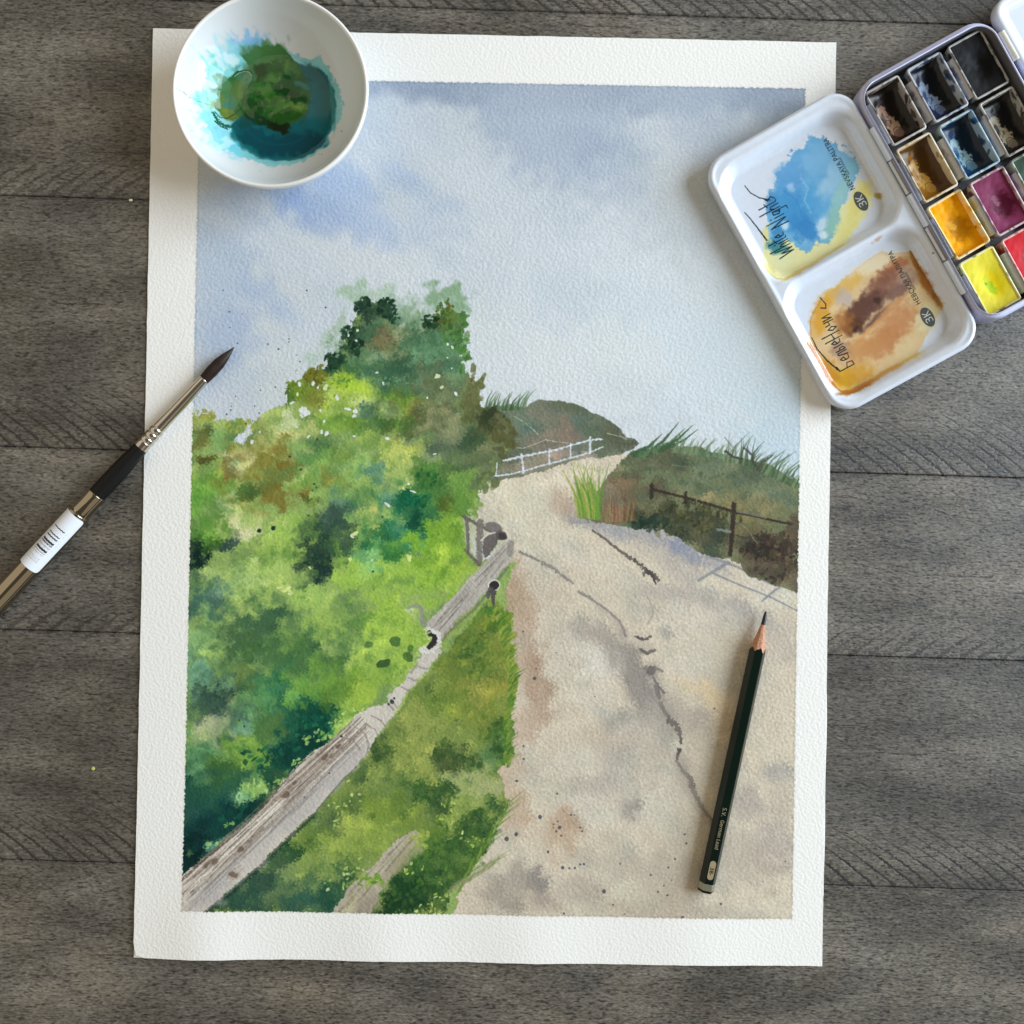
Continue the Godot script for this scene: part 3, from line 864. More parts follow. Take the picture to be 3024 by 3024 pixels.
	# small wet spots with feathered edges
	for e in [[300, 560, 260, 240, 150, 13, "44664a"], [180, 400, 110, 90, 46, 12, "3f6a5c"], [600, 620, 220, 120, 80, 13, "4a7444"], [830, 520, 90, 90, 40, 10, "55804a"], [250, 900, 160, 120, 60, 13, "3c5f50"], [650, 150, 110, 150, 70, 12, "2c4a3c"], [250, 1150, 180, 160, 70, 13, "2f6040"]]:
		p.frame(500, 1500, 0.6728)
		for n in e[4]:
			var a := p.rng.randf() * TAU
			var q := sqrt(p.rng.randf())
			var z: float = e[5] * p.rng.randf_range(0.4, 1.5)
			p.blob(e[0] + cos(a) * q * e[2], e[1] + sin(a) * q * e[3], z * 1.2, z, p.rng.randf() * 180.0, c8(e[6]), p.rng.randf_range(0.12, 0.42), 1.2, 1.2)
	p.frame(550, 800, 0.4141)
	for e in [[500, 1450, 330, 260, 110, 18, "7a6e2c"], [1100, 1350, 400, 220, 120, 18, "5d8a45"], [1600, 1000, 280, 260, 130, 17, "565f3a"], [1500, 560, 330, 220, 130, 17, "3d6346"], [250, 1650, 220, 220, 70, 18, "4f8a35"], [1450, 1650, 330, 180, 100, 17, "2c7048"]]:
		for n in e[4]:
			var a := p.rng.randf() * TAU
			var q := sqrt(p.rng.randf())
			var z: float = e[5] * p.rng.randf_range(0.4, 1.5)
			p.blob(e[0] + cos(a) * q * e[2], e[1] + sin(a) * q * e[3], z * 1.2, z, p.rng.randf() * 180.0, c8(e[6]), p.rng.randf_range(0.12, 0.4), 1.2, 1.2)
	p.dabs(1500, 1000, 330, 200, 110, 11, ["48602f", "6a8a3a", "8aa84e", "3f5a30"], 0.4, -50)
	p.dabs(1150, 1000, 300, 120, 60, 11, ["6f9a38", "8fb04a", "b5c870"], 0.4, -50)
	p.dabs(1500, 600, 340, 240, 170, 12, ["335a3c", "4a744c", "284a32", "6a8a5c"], 0.42, -50)
	p.dabs(950, 870, 200, 120, 60, 12, ["5f7526", "8aa03a", "6a6a26"], 0.5, -60)
	# crisp leaf clusters at the crown
	for e in [[1270, 260, 70, 60, 46], [1430, 270, 70, 70, 54], [1480, 340, 40, 40, 18], [1160, 450, 50, 70, 40], [1220, 540, 50, 60, 30], [1060, 640, 70, 60, 50], [1740, 370, 60, 60, 40]]:
		p.dabs(e[0], e[1], e[2], e[3], e[4], 17, ["1d3a2b", "264433", "2c4a35", "17301f"], 0.9, -50)
	p.dabs(1850, 300, 80, 90, 40, 17, ["4a5f27", "36552c", "6a5a2c", "5d7a3a"], 0.85, -40)
	p.dabs(1900, 480, 60, 90, 34, 17, ["365c2f", "4c7a38", "5d8a4a"], 0.85)
	p.dabs(1060, 540, 60, 80, 30, 16, ["8aa58a", "7f9a80", "9ab09a"], 0.7)
	p.dabs(930, 740, 90, 46, 34, 19, ["5f5c1c", "77792a", "6f7a2c"], 0.85, -70)
	p.dabs(800, 840, 100, 60, 40, 18, ["6c8a2c", "5f7726", "7b9436"], 0.85, -60)
	p.dabs(1100, 780, 60, 50, 20, 19, ["a4c23c", "93b038"], 0.85)
	p.dabs(120, 1040, 90, 46, 30, 18, ["a5a850", "97a048", "8f8f3e"], 0.85)
	p.dabs(400, 1110, 110, 46, 26, 19, ["8fa34b", "a5a850", "7f9440"], 0.85)
	p.dabs(1500, 790, 160, 36, 40, 10, ["7fa884", "3a6247", "8fb48f"], 0.5)
	p.dabs(1720, 1480, 90, 80, 34, 18, ["2f6a34", "3f7a3a", "24542c"], 0.8, -60, 15)
	p.dabs(1640, 1640, 90, 46, 26, 17, ["0d5236", "1a6a48"], 0.8)
	p.frame(0, 0, 1.5652)
	p.dabs(874, 650, 12, 60, 34, 7, ["4c7a38", "5d8a4a", "3f6a3a"], 0.85, -30)
	p.dabs(898, 725, 14, 34, 22, 8, ["62663c", "55562f", "6b7048"], 0.85, -30)
	p.dabs(950, 822, 18, 48, 34, 9, ["5a5c38", "52543a", "666a48"], 0.85, 10)
	p.dabs(922, 900, 18, 30, 18, 7, ["6a7250", "5c6a40", "7c8a54"], 0.8, -30)
	p.dabs(896, 960, 12, 40, 20, 7, ["7c9a4e", "6a8a3c", "a3b878"], 0.8, -30)
	p.frame(550, 800, 0.4141)
	# flecks of bare paper
	for e in [[1160, 465, 14, 16], [1220, 505, 12, 10], [1225, 430, 12, 12], [820, 812, 16, 26], [795, 878, 12, 24], [755, 942, 26, 14], [905, 800, 12, 26], [940, 832, 10, 16], [1000, 838, 20, 28], [855, 1008, 34, 44], [830, 1040, 16, 14], [967, 992, 12, 12], [992, 1075, 10, 18], [970, 1145, 14, 18], [1004, 1155, 14, 20], [880, 1180, 10, 24], [792, 1110, 16, 8], [1075, 905, 14, 26], [1196, 1040, 20, 20], [1204, 1000, 30, 24], [1150, 985, 34, 14], [1362, 730, 14, 8], [1402, 802, 12, 22], [1788, 750, 18, 18], [1818, 832, 20, 16], [1718, 905, 10, 12], [1915, 872, 20, 14], [1772, 1302, 16, 7], [1870, 535, 10, 14], [1902, 548, 12, 16], [1860, 620, 8, 8], [1895, 695, 7, 9], [480, 1222, 18, 22], [440, 1150, 14, 12], [530, 1150, 8, 12], [716, 900, 9, 24], [1440, 1195, 18, 16], [1195, 1185, 16, 10], [1440, 1668, 30, 12], [1588, 1520, 12, 14], [1550, 1552, 10, 14], [1620, 1575, 30, 8], [1185, 1895, 18, 10]]:
		p.blob(e[0], e[1], e[2] * 0.78, e[3] * 0.78, p.rng.randf_range(-40, 40), c8("dfe3e6" if p.rng.randf() < 0.75 else "d5dfae"), 0.95, 0.15, 1.0)
	p.wash(pts([376, 1170, 420, 1140, 434, 1180, 420, 1215, 396, 1236, 352, 1206]), c8("d3d9e6"), c8("d3d9e6"), 0.95, 0.0, 8.0)
	p.frame(500, 1500, 0.6728)
	p.dabs(480, 1090, 160, 60, 46, 14, ["0c3f33", "124a3c", "1f6a4a"], 0.75)
	p.dabs(340, 1340, 110, 50, 40, 14, ["0b3a34", "0f453c", "1c5a48"], 0.75, -35)
	p.dabs(640, 960, 90, 60, 40, 14, ["0a4032", "155a44", "2a7a4f"], 0.7)
	for e in [[390, 1225, 50, 40, 24], [690, 985, 60, 24, 18], [620, 1010, 40, 20, 12], [760, 940, 60, 26, 18], [560, 1110, 30, 20, 10], [500, 1190, 34, 14, 12], [280, 1380, 30, 14, 8], [230, 1470, 60, 20, 18], [820, 895, 60, 24, 18]]:
		p.dabs(e[0], e[1], e[2], e[3], e[4] * 0.8, 9, ["9dc05c", "b3d074", "8ab458", "c3da8c"], 0.8, -40)
	for e in [[940, 680, 30, 18, "35552f"], [1055, 648, 26, 22, "45662f"], [990, 582, 24, 22, "4a7038"], [875, 600, 20, 14, "4f7840"], [1060, 610, 14, 16, "4f7838"]]:
		p.blob(e[0], e[1], e[2], e[3], -20, c8(e[4]), 0.9, 0.2, 0.6)
	p.dabs(880, 560, 330, 200, 90, 9, ["5c8a3c", "6f9a48", "4c7838"], 0.35)
	p.dabs(330, 600, 270, 330, 150, 10, ["3f6a3c", "557f45", "2f5a3a", "8cae58"], 0.28)
	p.dabs(600, 250, 500, 190, 150, 10, ["5c8a34", "86ad48", "3f7038", "b3c86c"], 0.28)
	p.dabs(1200, 180, 150, 160, 70, 12, ["6f9f28", "5f8f2c", "93b83c", "a9c850"], 0.3)
	p.dabs(1230, 330, 110, 120, 50, 12, ["7fa530", "a9c84a", "6a9430"], 0.3)
	for e in [[520, 350, 26, 12], [535, 372, 14, 16], [490, 345, 12, 6], [815, 112, 22, 9], [795, 222, 10, 10], [1055, 220, 10, 18], [890, 225, 6, 6], [620, 258, 6, 8]]:
		p.blob(e[0], e[1], e[2], e[3], -20, c8("dbe79a"), 0.9, 0.2, 1.0)


func paint_low_trees(p: Painter) -> void:
	p.frame(500, 1500, 0.6728)
	p.blobs([
		[130, 220, 66, 90, 0, "0d2623", 0.97], [110, 280, 60, 50, 0, "122e29", 0.91], [270, 150, 66, 40, -30, "294541", 0.91], [180, 150, 50, 40, 0, "345d24", 0.81], [130, 110, 60, 50, 0, "5f9a35", 0.70], [290, 70, 60, 50, 30, "cdca8e", 0.80], [340, 110, 60, 30, -30, "d9d8a6", 0.70], [220, 240, 60, 40, -30, "8fae58", 0.75], [180, 300, 60, 40, -30, "a9c374", 0.60],
		[690, 120, 110, 100, 0, "2b4637", 0.97], [640, 190, 60, 90, 10, "243d33", 0.96], [645, 270, 66, 60, 0, "1b372f", 0.97], [720, 50, 46, 60, 0, "375348", 0.91], [740, 170, 60, 60, 0, "375838", 0.86], [590, 340, 30, 26, 0, "335d37", 0.76],
		[490, 190, 120, 100, 0, "9dc04c", 0.80], [560, 80, 90, 60, 0, "8fb84a", 0.70], [420, 80, 60, 60, 0, "96b85a", 0.60], [480, 280, 80, 50, 0, "a9c765", 0.70], [850, 270, 140, 100, 0, "96c042", 0.80], [870, 140, 60, 60, 0, "a3c650", 0.60], [910, 190, 120, 60, 0, "5fa36a", 0.75], [960, 150, 80, 80, 0, "266b3c", 0.91], [1090, 60, 90, 50, 0, "0d4f38", 0.96], [1020, 110, 60, 60, 0, "378764", 0.66], [980, 200, 60, 50, 0, "377937", 0.76], [1160, 200, 120, 140, 0, "7fae2c", 0.85], [1240, 120, 80, 110, 0, "74a030", 0.80], [1260, 260, 70, 70, 0, "9dbb3e", 0.75], [1150, 330, 120, 80, 0, "8ab438", 0.70], [1030, 300, 110, 80, 0, "93bb45", 0.70],
		[170, 400, 90, 60, -10, "476b5f", 0.91], [250, 350, 110, 36, -20, "6f9a80", 0.65], [130, 340, 60, 40, 0, "537d4a", 0.66], [330, 310, 110, 60, -20, "b1cf70", 0.75], [400, 400, 110, 60, -15, "a0c05c", 0.70], [640, 400, 110, 50, 0, "9fc45a", 0.70],
		[310, 580, 100, 76, 0, "43673f", 0.91], [430, 500, 90, 70, 0, "3a6241", 0.91], [370, 620, 80, 50, 0, "426b38", 0.86], [570, 630, 130, 80, 0, "43703c", 0.91], [640, 560, 60, 50, 0, "416b42", 0.76], [720, 700, 90, 60, 0, "4f7937", 0.76], [830, 510, 66, 76, 0, "4b7241", 0.86], [860, 600, 40, 40, 0, "517942", 0.66], [700, 500, 90, 70, 0, "9dbd4f", 0.70], [520, 560, 50, 60, 0, "8cb04a", 0.60],
		[950, 470, 110, 90, 0, "97bf3a", 0.80], [930, 600, 130, 90, 0, "a3c54a", 0.80], [1000, 700, 90, 60, -30, "93b840", 0.70], [1060, 560, 60, 60, 0, "8fb53c", 0.70], [870, 720, 110, 60, 0, "8ab040", 0.70], [160, 560, 70, 100, 0, "86b268", 0.75], [110, 640, 50, 70, 0, "75ab7c", 0.70], [120, 730, 66, 80, 0, "6fa68a", 0.80], [200, 650, 66, 60, 0, "9dbf5f", 0.70], [330, 740, 66, 60, 0, "61793c", 0.76], [400, 720, 50, 60, 0, "8fb45a", 0.60], [240, 780, 60, 40, 0, "5f8f7a", 0.60],
		[210, 860, 76, 90, 10, "29413a", 0.97], [150, 850, 60, 70, 0, "42624d", 0.81], [250, 960, 110, 60, -25, "98a97e", 0.75], [180, 930, 60, 30, -30, "a9ad8f", 0.60], [290, 1010, 90, 40, 0, "8f9468", 0.65], [340, 910, 50, 70, 0, "6aa383", 0.75], [280, 870, 50, 40, 0, "4f6f56", 0.66], [330, 830, 60, 40, 0, "a3bd66", 0.60],
		[470, 790, 130, 110, 0, "37794a", 0.86], [560, 830, 150, 90, 0, "226245", 0.91], [400, 860, 70, 80, 0, "5f9a55", 0.70], [690, 790, 160, 90, 0, "6f9f36", 0.80], [820, 800, 130, 60, -20, "86a936", 0.80], [640, 900, 90, 50, 0, "11503b", 0.96], [700, 920, 80, 50, 0, "0b4537", 0.97], [570, 990, 120, 80, 0, "16533e", 0.96], [520, 1090, 150, 80, 0, "11463a", 0.97], [620, 1010, 60, 60, 0, "0a3b31", 0.96], [430, 960, 70, 60, 0, "51793c", 0.81], [800, 900, 70, 40, 0, "8fb540", 0.80], [760, 960, 50, 30, -30, "86ad4a", 0.80],
		[130, 1090, 90, 90, 0, "5f9a66", 0.80], [330, 1060, 100, 100, 0, "6f9f3a", 0.80], [240, 1130, 80, 60, 0, "497029", 0.86], [390, 1100, 60, 60, 0, "7ca53f", 0.70], [90, 1180, 40, 60, 0, "457954", 0.76], [450, 1170, 60, 40, 0, "245337", 0.91],
		[150, 1250, 150, 76, 0, "1b4f41", 0.96], [300, 1210, 120, 60, 0, "295d41", 0.91], [260, 1290, 90, 50, 0, "1d4f42", 0.86], [190, 1350, 180, 60, 0, "0d3c38", 0.97], [330, 1330, 90, 40, -35, "0c3731", 0.97], [150, 1430, 110, 90, 0, "0d3b3a", 0.97], [100, 1540, 80, 100, 0, "082a29", 0.97], [230, 1400, 80, 60, -30, "13413b", 0.96], [80, 1340, 50, 60, 0, "265346", 0.76], [410, 1240, 80, 36, -40, "113c33", 0.96],
		[390, 1220, 60, 46, 0, "8fbb62", 0.95], [350, 1250, 36, 30, 0, "79b078", 0.85], [200, 1475, 50, 24, -30, "64a088", 0.85], [260, 1460, 40, 20, -30, "9fc98a", 0.80],
	], 0.72, 0.85)


func paint_bank_grass(p: Painter) -> void:
	var top := p
	p = top.layer(c8("7f9740"))
	p.frame(500, 1500, 0.6728)
	var strip := pts([1410, 395, 1450, 420, 1475, 470, 1496, 540, 1502, 600, 1528, 680, 1520, 780, 1500, 860, 1508, 960, 1500, 1085, 1452, 1140, 1470, 1230, 1490, 1275, 1440, 1370, 1400, 1470, 1350, 1550, 1300, 1620, 1230, 1690, 1200, 1790, 150, 1790, 400, 1570, 640, 1340, 830, 1130, 985, 910, 1080, 790, 1195, 650, 1300, 520])
	p.blobs([
		[1340, 500, 90, 60, 0, "5f8a2a", 0.8], [1420, 470, 40, 50, 0, "4a7a2f", 0.75], [1250, 610, 90, 66, 0, "6a852a", 0.8], [1400, 600, 90, 100, 20, "74862c", 0.8], [1330, 640, 40, 90, 30, "4c7a2c", 0.7], [1270, 740, 110, 80, 0, "6a822a", 0.8], [1360, 820, 130, 80, 0, "9a9a38", 0.75], [1460, 750, 60, 100, 0, "8f8f30", 0.75], [1180, 860, 130, 70, 0, "66882a", 0.75], [1420, 700, 60, 50, 0, "6f8a30", 0.7], [1460, 880, 50, 60, 0, "7f9638", 0.7],
		[1440, 990, 70, 90, 0, "4c7a2f", 0.8], [1380, 930, 90, 60, 0, "7d8f2f", 0.7], [1100, 930, 110, 66, 0, "9caa48", 0.75], [920, 1050, 60, 70, 10, "44602f", 0.88], [1000, 1010, 60, 60, 0, "6f8a38", 0.7], [1180, 1080, 34, 44, 20, "3c522c", 0.88], [1270, 1110, 80, 56, 20, "3a4f2c", 0.85], [1070, 1090, 90, 76, 0, "a3b048", 0.75], [1410, 1090, 70, 44, 0, "5d8a55", 0.85], [1440, 1060, 50, 50, 0, "4c7a3a", 0.75],
		[1150, 1240, 130, 66, 0, "4a7828", 0.85], [990, 1220, 90, 66, 0, "66883c", 0.75], [820, 1150, 40, 60, 0, "5a7a3c", 0.8], [1190, 1260, 46, 70, 0, "2c5230", 0.88], [1130, 1230, 70, 40, 0, "35602c", 0.75], [1320, 1190, 110, 60, 0, "b0bb72", 0.75], [1400, 1230, 70, 50, 0, "bdbd84", 0.65], [1240, 1340, 60, 66, 0, "9cb546", 0.8], [1330, 1280, 60, 50, 0, "8fa848", 0.7],
		[950, 1340, 120, 80, 0, "75962c", 0.8], [850, 1390, 100, 50, 0, "9db840", 0.75], [690, 1360, 66, 56, 0, "5a7a45", 0.8], [760, 1280, 60, 60, 0, "6f8f3a", 0.75], [580, 1440, 90, 60, 0, "7a9a38", 0.75], [530, 1500, 56, 46, 0, "1f4f2a", 0.92], [480, 1540, 80, 60, 0, "2f5a3c", 0.8], [660, 1430, 80, 50, 0, "5d8030", 0.75], [750, 1500, 90, 70, 0, "9cb842", 0.75], [900, 1450, 90, 60, 0, "86a53a", 0.75], [830, 1560, 80, 50, 0, "7a9a40", 0.7],
		[1350, 1400, 90, 90, 0, "26562a", 0.9], [1200, 1480, 160, 90, 0, "4c7828", 0.85], [1280, 1450, 80, 60, 0, "35602c", 0.8], [1100, 1600, 130, 80, 0, "2c5c26", 0.88], [1240, 1580, 110, 66, 0, "4c7430", 0.8], [1050, 1690, 130, 76, 0, "123f20", 0.94], [1170, 1660, 70, 60, 0, "2f5a2a", 0.8], [990, 1740, 60, 40, 0, "0f3a1f", 0.9], [1120, 1400, 90, 50, 0, "6a8a30", 0.75],
		[470, 1640, 170, 80, 0, "3d5f45", 0.85], [330, 1700, 150, 66, -10, "235042", 0.9], [420, 1610, 70, 40, -40, "2a5040", 0.8], [610, 1650, 130, 76, 0, "4d7a4a", 0.8], [600, 1560, 110, 40, -30, "86a548", 0.7], [530, 1600, 50, 50, 0, "7f9a5a", 0.6], [470, 1700, 50, 40, 0, "6f8a50", 0.7], [680, 1720, 130, 50, 0, "17503f", 0.9], [760, 1610, 50, 66, 0, "1f5038", 0.88], [560, 1730, 110, 40, 0, "2a5a4a", 0.8], [700, 1570, 60, 60, 0, "8fad50", 0.6],
	], 0.65, 0.95)
	p.mottles(200, 450, 1520, 1760, 200, 34, 0.5, -45)
	p.mottles(200, 450, 1520, 1760, 560, 14, 0.75, -45)
	p.soften_colour(0.2, 0.97)
	p.melt(4.5, 0.65, 1.3)
	top.frame(500, 1500, 0.6728)
	top.wash(strip, Color.WHITE, Color.WHITE, 0.96, 0.0, 9.0, 0.1, p)
	p = top
	for e in [[1300, 1110, 70, 40, 30], [1200, 1060, 40, 50, 20], [1350, 1400, 100, 90, 60], [1200, 1250, 80, 60, 36], [1430, 480, 50, 60, 26], [1440, 1000, 50, 90, 36], [930, 1060, 50, 50, 20], [1060, 1690, 120, 70, 50], [1330, 640, 60, 90, 30]]:
		p.dabs(e[0], e[1], e[2], e[3], e[4], 14, ["3a5a2c", "2c4a26", "4a6a30"], 0.5, -50)
	p.dabs(1340, 680, 150, 270, 180, 14, ["6a842a", "86963a", "5a7a2a", "9aa540", "b0b04a"], 0.28, -55, 35)
	p.dabs(1150, 1100, 300, 180, 90, 12, ["5f7a35", "8fa048", "a9b45c", "46602c"], 0.25)
	p.dabs(1200, 1530, 180, 150, 120, 12, ["2f5c28", "4c7830", "6f9438", "234a24"], 0.4)
	p.dabs(700, 1450, 260, 130, 80, 11, ["6f9038", "9cb84c", "4f7434", "aec55c"], 0.25)
	for e in [[1440, 480, 50, 80, 30], [1500, 560, 20, 90, 24], [1515, 720, 14, 130, 30], [1500, 900, 16, 110, 26], [1490, 1060, 20, 60, 20]]:
		p.dabs(e[0] - 8, e[1], e[2] * 1.2, e[3], e[4], 16, ["5a8030", "7f9438", "4f7a34", "8f9a40"], 0.85, -55, 25)
	for e in [[1225, 1335, 40, 70, 20], [1310, 1440, 60, 60, 16], [800, 1240, 60, 80, 18], [730, 1330, 40, 80, 16], [810, 1560, 50, 70, 18], [780, 1610, 30, 60, 14], [1140, 1750, 60, 30, 22], [1200, 1680, 40, 50, 14], [1080, 1570, 60, 30, 14], [860, 1590, 30, 40, 10], [700, 1640, 30, 30, 6]]:
		p.dabs(e[0], e[1], e[2], e[3], e[4] * 0.6, 8, ["b4cf62", "cbdc80", "a6c45a", "d8e2a0"], 0.8, -50)
	p.blades(1260, 1690, 1470, 1330, 60, 110, 0.75, 7, ["5f8030", "48702c", "7f9448", "86a058"], 0.75)
	p.blades(1200, 1700, 1420, 1560, 30, 90, 1.2, 8, ["8a9268", "7d8a58", "9a9a7a"], 0.55)
	p.blades(1425, 440, 1512, 790, 46, 46, 1.0, 11, ["6f8f38", "5a7a30", "8a9a45", "4a6a2c", "9aa850"], 0.7)
	p.blades(1486, 790, 1484, 1120, 40, 42, 1.0, 11, ["6f8f38", "5a7a30", "8a9a4a", "4a7034"], 0.7)


func log_grain(p: Painter, a: Vector2, b: Vector2, wide_a: float, wide_b: float, lo: float, hi: float, count: int, cols: Array, alpha: float, thick: float) -> void:
	var along := (b - a).normalized()
	var across := Vector2(-along.y, along.x)
	for j in count:
		var q := lerpf(lo, hi, p.rng.randf())
		var s := p.rng.randf() * 0.92
		var e := minf(1.0, s + p.rng.randf_range(0.05, 0.3))
		var list := []
		for n in 5:
			var f := lerpf(s, e, n / 4.0)
			var z := a.lerp(b, f) + across * (q + p.rng.randf_range(-0.012, 0.012)) * lerpf(wide_a, wide_b, f)
			list.append_array([z.x, z.y])
		p.stroke(list, thick * p.rng.randf_range(0.5, 1.3), thick * 0.4, c8(cols[p.rng.randi() % cols.size()]), alpha * p.rng.randf_range(0.6, 1.0), 0.6)


func paint_logs(p: Painter) -> void:
	p.frame(500, 1500, 0.6728)
	# the long log that lies across the foreground
	p.stroke([165, 1772, 260, 1692, 400, 1572, 540, 1432, 640, 1342], 26, 16, c8("1d3a35"), 0.75, 0.6)
	p.wash(pts([40, 1625, 160, 1530, 300, 1420, 420, 1300, 500, 1200, 580, 1110, 640, 1060, 730, 1000, 800, 940, 826, 898, 890, 868, 960, 850, 1010, 862, 985, 905, 940, 960, 880, 1060, 830, 1122, 760, 1190, 640, 1332, 540, 1420, 400, 1560, 260, 1680, 150, 1780, 40, 1790]), c8("d6cfc4"), c8("c8c0b5"), 1.0, 0.0, 5.0, 0.25)
	p.blobs([[300, 1560, 60, 200, 50, "b7b2ae", 0.6], [560, 1330, 50, 190, 48, "b3afad", 0.65], [770, 1130, 40, 140, 45, "b0acaa", 0.6], [180, 1680, 60, 110, 50, "aaa6a5", 0.65], [430, 1350, 26, 190, 45, "cdc5b8", 0.6], [220, 1560, 26, 170, 50, "a89d92", 0.55], [620, 1140, 30, 130, 40, "a39a92", 0.55], [850, 960, 40, 90, 40, "cfc9bf", 0.6]], 0.9, 0.4)
	log_grain(p, Vector2(30, 1650), Vector2(840, 905), 118, 74, 0.0, 0.85, 150, ["7b6a5e", "8f8175", "5d4f46"], 0.85, 4.5)
	log_grain(p, Vector2(30, 1650), Vector2(840, 905), 118, 74, 0.05, 0.9, 50, ["dcd5ca", "e2dcd2"], 0.75, 7)
	log_grain(p, Vector2(30, 1640), Vector2(840, 895), 90, 60, 0.0, 0.2, 18, ["7a6a60", "6d5d54", "8f8175"], 0.6, 8)
	log_grain(p, Vector2(90, 1700), Vector2(860, 950), 70, 50, -0.1, 0.75, 60, ["8d8279", "9a9087", "7d736b"], 0.55, 4.5)
	log_grain(p, Vector2(80, 1770), Vector2(900, 985), 70, 60, -0.4, 0.2, 40, ["8f8985", "85807d"], 0.5, 7)
	p.stroke([60, 1622, 160, 1536, 300, 1424, 420, 1305, 500, 1206, 580, 1116, 640, 1066], 6, 5, c8("54463d"), 0.7, 0.9)
	p.stroke([158, 1764, 262, 1684, 402, 1562, 542, 1424, 640, 1334, 760, 1192, 830, 1124], 7, 5, c8("6a6662"), 0.75, 0.8)
	for e in [[512, 1256, 20, 14], [327, 1486, 17, 13], [690, 1086, 16, 10], [290, 1592, 14, 16], [748, 1038, 14, 10], [215, 1540, 20, 14], [180, 1556, 16, 9], [560, 1200, 12, 8]]:
		p.blob(e[0], e[1], e[2] * 1.6, e[3] * 1.5, -42, c8("a2958a"), 0.6, 0.7, 0.6)
		p.blob(e[0], e[1], e[2], e[3] * 0.9, -42, c8("6d5b50"), 0.85, 0.4, 0.9)
		p.stroke([e[0] - 26, e[1] + 26, e[0] - 14, e[1] - 2, e[0] + 6, e[1] - 20, e[0] + 34, e[1] - 34], 3, 3, c8("85766b"), 0.6, 0.6)
		p.stroke([e[0] - 14, e[1] + 36, e[0] + 8, e[1] + 20, e[0] + 24, e[1] - 2, e[0] + 46, e[1] - 26], 3, 3, c8("85766b"), 0.6, 0.6)
	for e in [[830, 960, 862, 985, 880, 1030, 870, 1070], [862, 940, 905, 965, 925, 1000], [890, 905, 930, 925, 955, 960], [760, 1000, 810, 1010, 838, 1050]]:
		p.stroke(e, 5, 7, c8("8a8078"), 0.75, 0.5)
	# where grass covers it
	p.wash(pts([950, 860, 1000, 782, 1078, 692, 1112, 640, 1150, 598, 1196, 606, 1182, 650, 1122, 720, 1082, 770, 1032, 822, 1002, 872, 970, 890]), c8("d2ccc3"), c8("bfb8b0"), 1.0, 0.0, 10.0, 0.1)
	for e in [[985, 850, 1000, 870], [1020, 780, 1060, 800], [1050, 740, 1085, 755], [1090, 690, 1120, 700], [960, 850, 985, 880], [1085, 685, 1062, 720]]:
		p.stroke(e, 6, 9, c8("948c86"), 0.8, 0.5)
	# the upper log
	p.stroke([1160, 610, 1260, 508, 1340, 440, 1405, 360, 1485, 258], 16, 10, c8("6a6a5c"), 0.6, 0.5)
	p.wash(pts([1130, 500, 1200, 440, 1280, 350, 1370, 260, 1450, 168, 1482, 138, 1508, 150, 1516, 190, 1482, 250, 1402, 350, 1332, 430, 1252, 500, 1196, 580, 1165, 606, 1140, 560]), c8("bbb5ad"), c8("aaa49c"), 1.0, 0.0, 4.0, 0.25)
	log_grain(p, Vector2(1140, 520), Vector2(1480, 150), 70, 50, 0.0, 1.0, 50, ["7b746c", "867f77", "66605a"], 0.55, 5)
	log_grain(p, Vector2(1130, 505), Vector2(1465, 145), 20, 20, 0.0, 1.0, 10, ["c9c4bc", "d0cbc3"], 0.6, 7)
	p.blob(1496, 172, 18, 36, 10, c8("8d8781"), 0.8, 0.4, 0.4)
	p.stroke([1140, 538, 1172, 556, 1176, 590, 1150, 616, 1112, 620], 40, 30, c8("d8d6d0"), 0.9, 0.3)
	p.stroke([1142, 546, 1164, 562, 1164, 588, 1142, 606], 22, 22, c8("2b282a"), 0.95, 0.3)
	p.dabs(1125, 570, 26, 40, 16, 11, ["9dbf4a", "c3d884", "86ad3f"], 0.9)
	p.stroke([1050, 436, 1078, 424, 1104, 434, 1112, 470, 1118, 506], 8, 26, c8("8e9189"), 0.85, 0.5)
	p.stroke([1044, 450, 1070, 440], 14, 10, c8("c6d0b4"), 0.8, 0.6)
	# posts behind its far end
	p.wash(pts([1290, 40, 1330, 30, 1370, 60, 1420, 60, 1470, 90, 1480, 130, 1370, 240, 1310, 200]), c8("a8b48c"), c8("c3c4b2"), 0.7, 3.0, 5.0)
	p.stroke([1290, 36, 1350, 70, 1410, 102], 15, 12, c8("675c59"), 0.9, 0.3)
	p.stroke([1305, 50, 1310, 120, 1312, 192], 16, 14, c8("6d6664"), 0.9, 0.3)
	p.stroke([1364, 62, 1360, 150, 1360, 240], 30, 24, c8("7a736f"), 0.92, 0.3)
	p.stroke([1298, 182, 1330, 214, 1360, 246], 13, 16, c8("6a625f"), 0.9, 0.3)
	p.blob(1425, 84, 42, 26, 20, c8("777170"), 0.95, 0.15, 0.3)
	p.wash(pts([1380, 130, 1420, 105, 1450, 120, 1430, 170, 1385, 225, 1372, 190]), c8("5d5857"), c8("6d6766"), 0.95, 0.0, 4.0)
	p.stroke([1368, 140, 1400, 112, 1440, 104, 1474, 98], 6, 6, c8("d9d5cd"), 0.9, 0.3)
	p.blob(1456, 118, 27, 24, 30, c8("5d5856"), 0.95, 0.15, 0.3)
	p.blob(1460, 122, 17, 16, 30, c8("3f3b3a"), 0.85, 0.5, 0.4)
	p.stroke([1480, 104, 1486, 130, 1474, 146], 5, 5, c8("d9d5cd"), 0.9, 0.3)
	p.blob(1424, 336, 27, 27, 0, c8("d8d2c8"), 0.9, 0.1, 0.1)
	p.blob(1424, 336, 21, 21, 0, c8("2b2829"), 0.95, 0.15, 0.2)
	p.stroke([1412, 356, 1396, 386], 26, 20, c8("5a5756"), 0.92, 0.4)
	p.stroke([1420, 362, 1422, 418], 26, 10, c8("4f4b4b"), 0.92, 0.4)
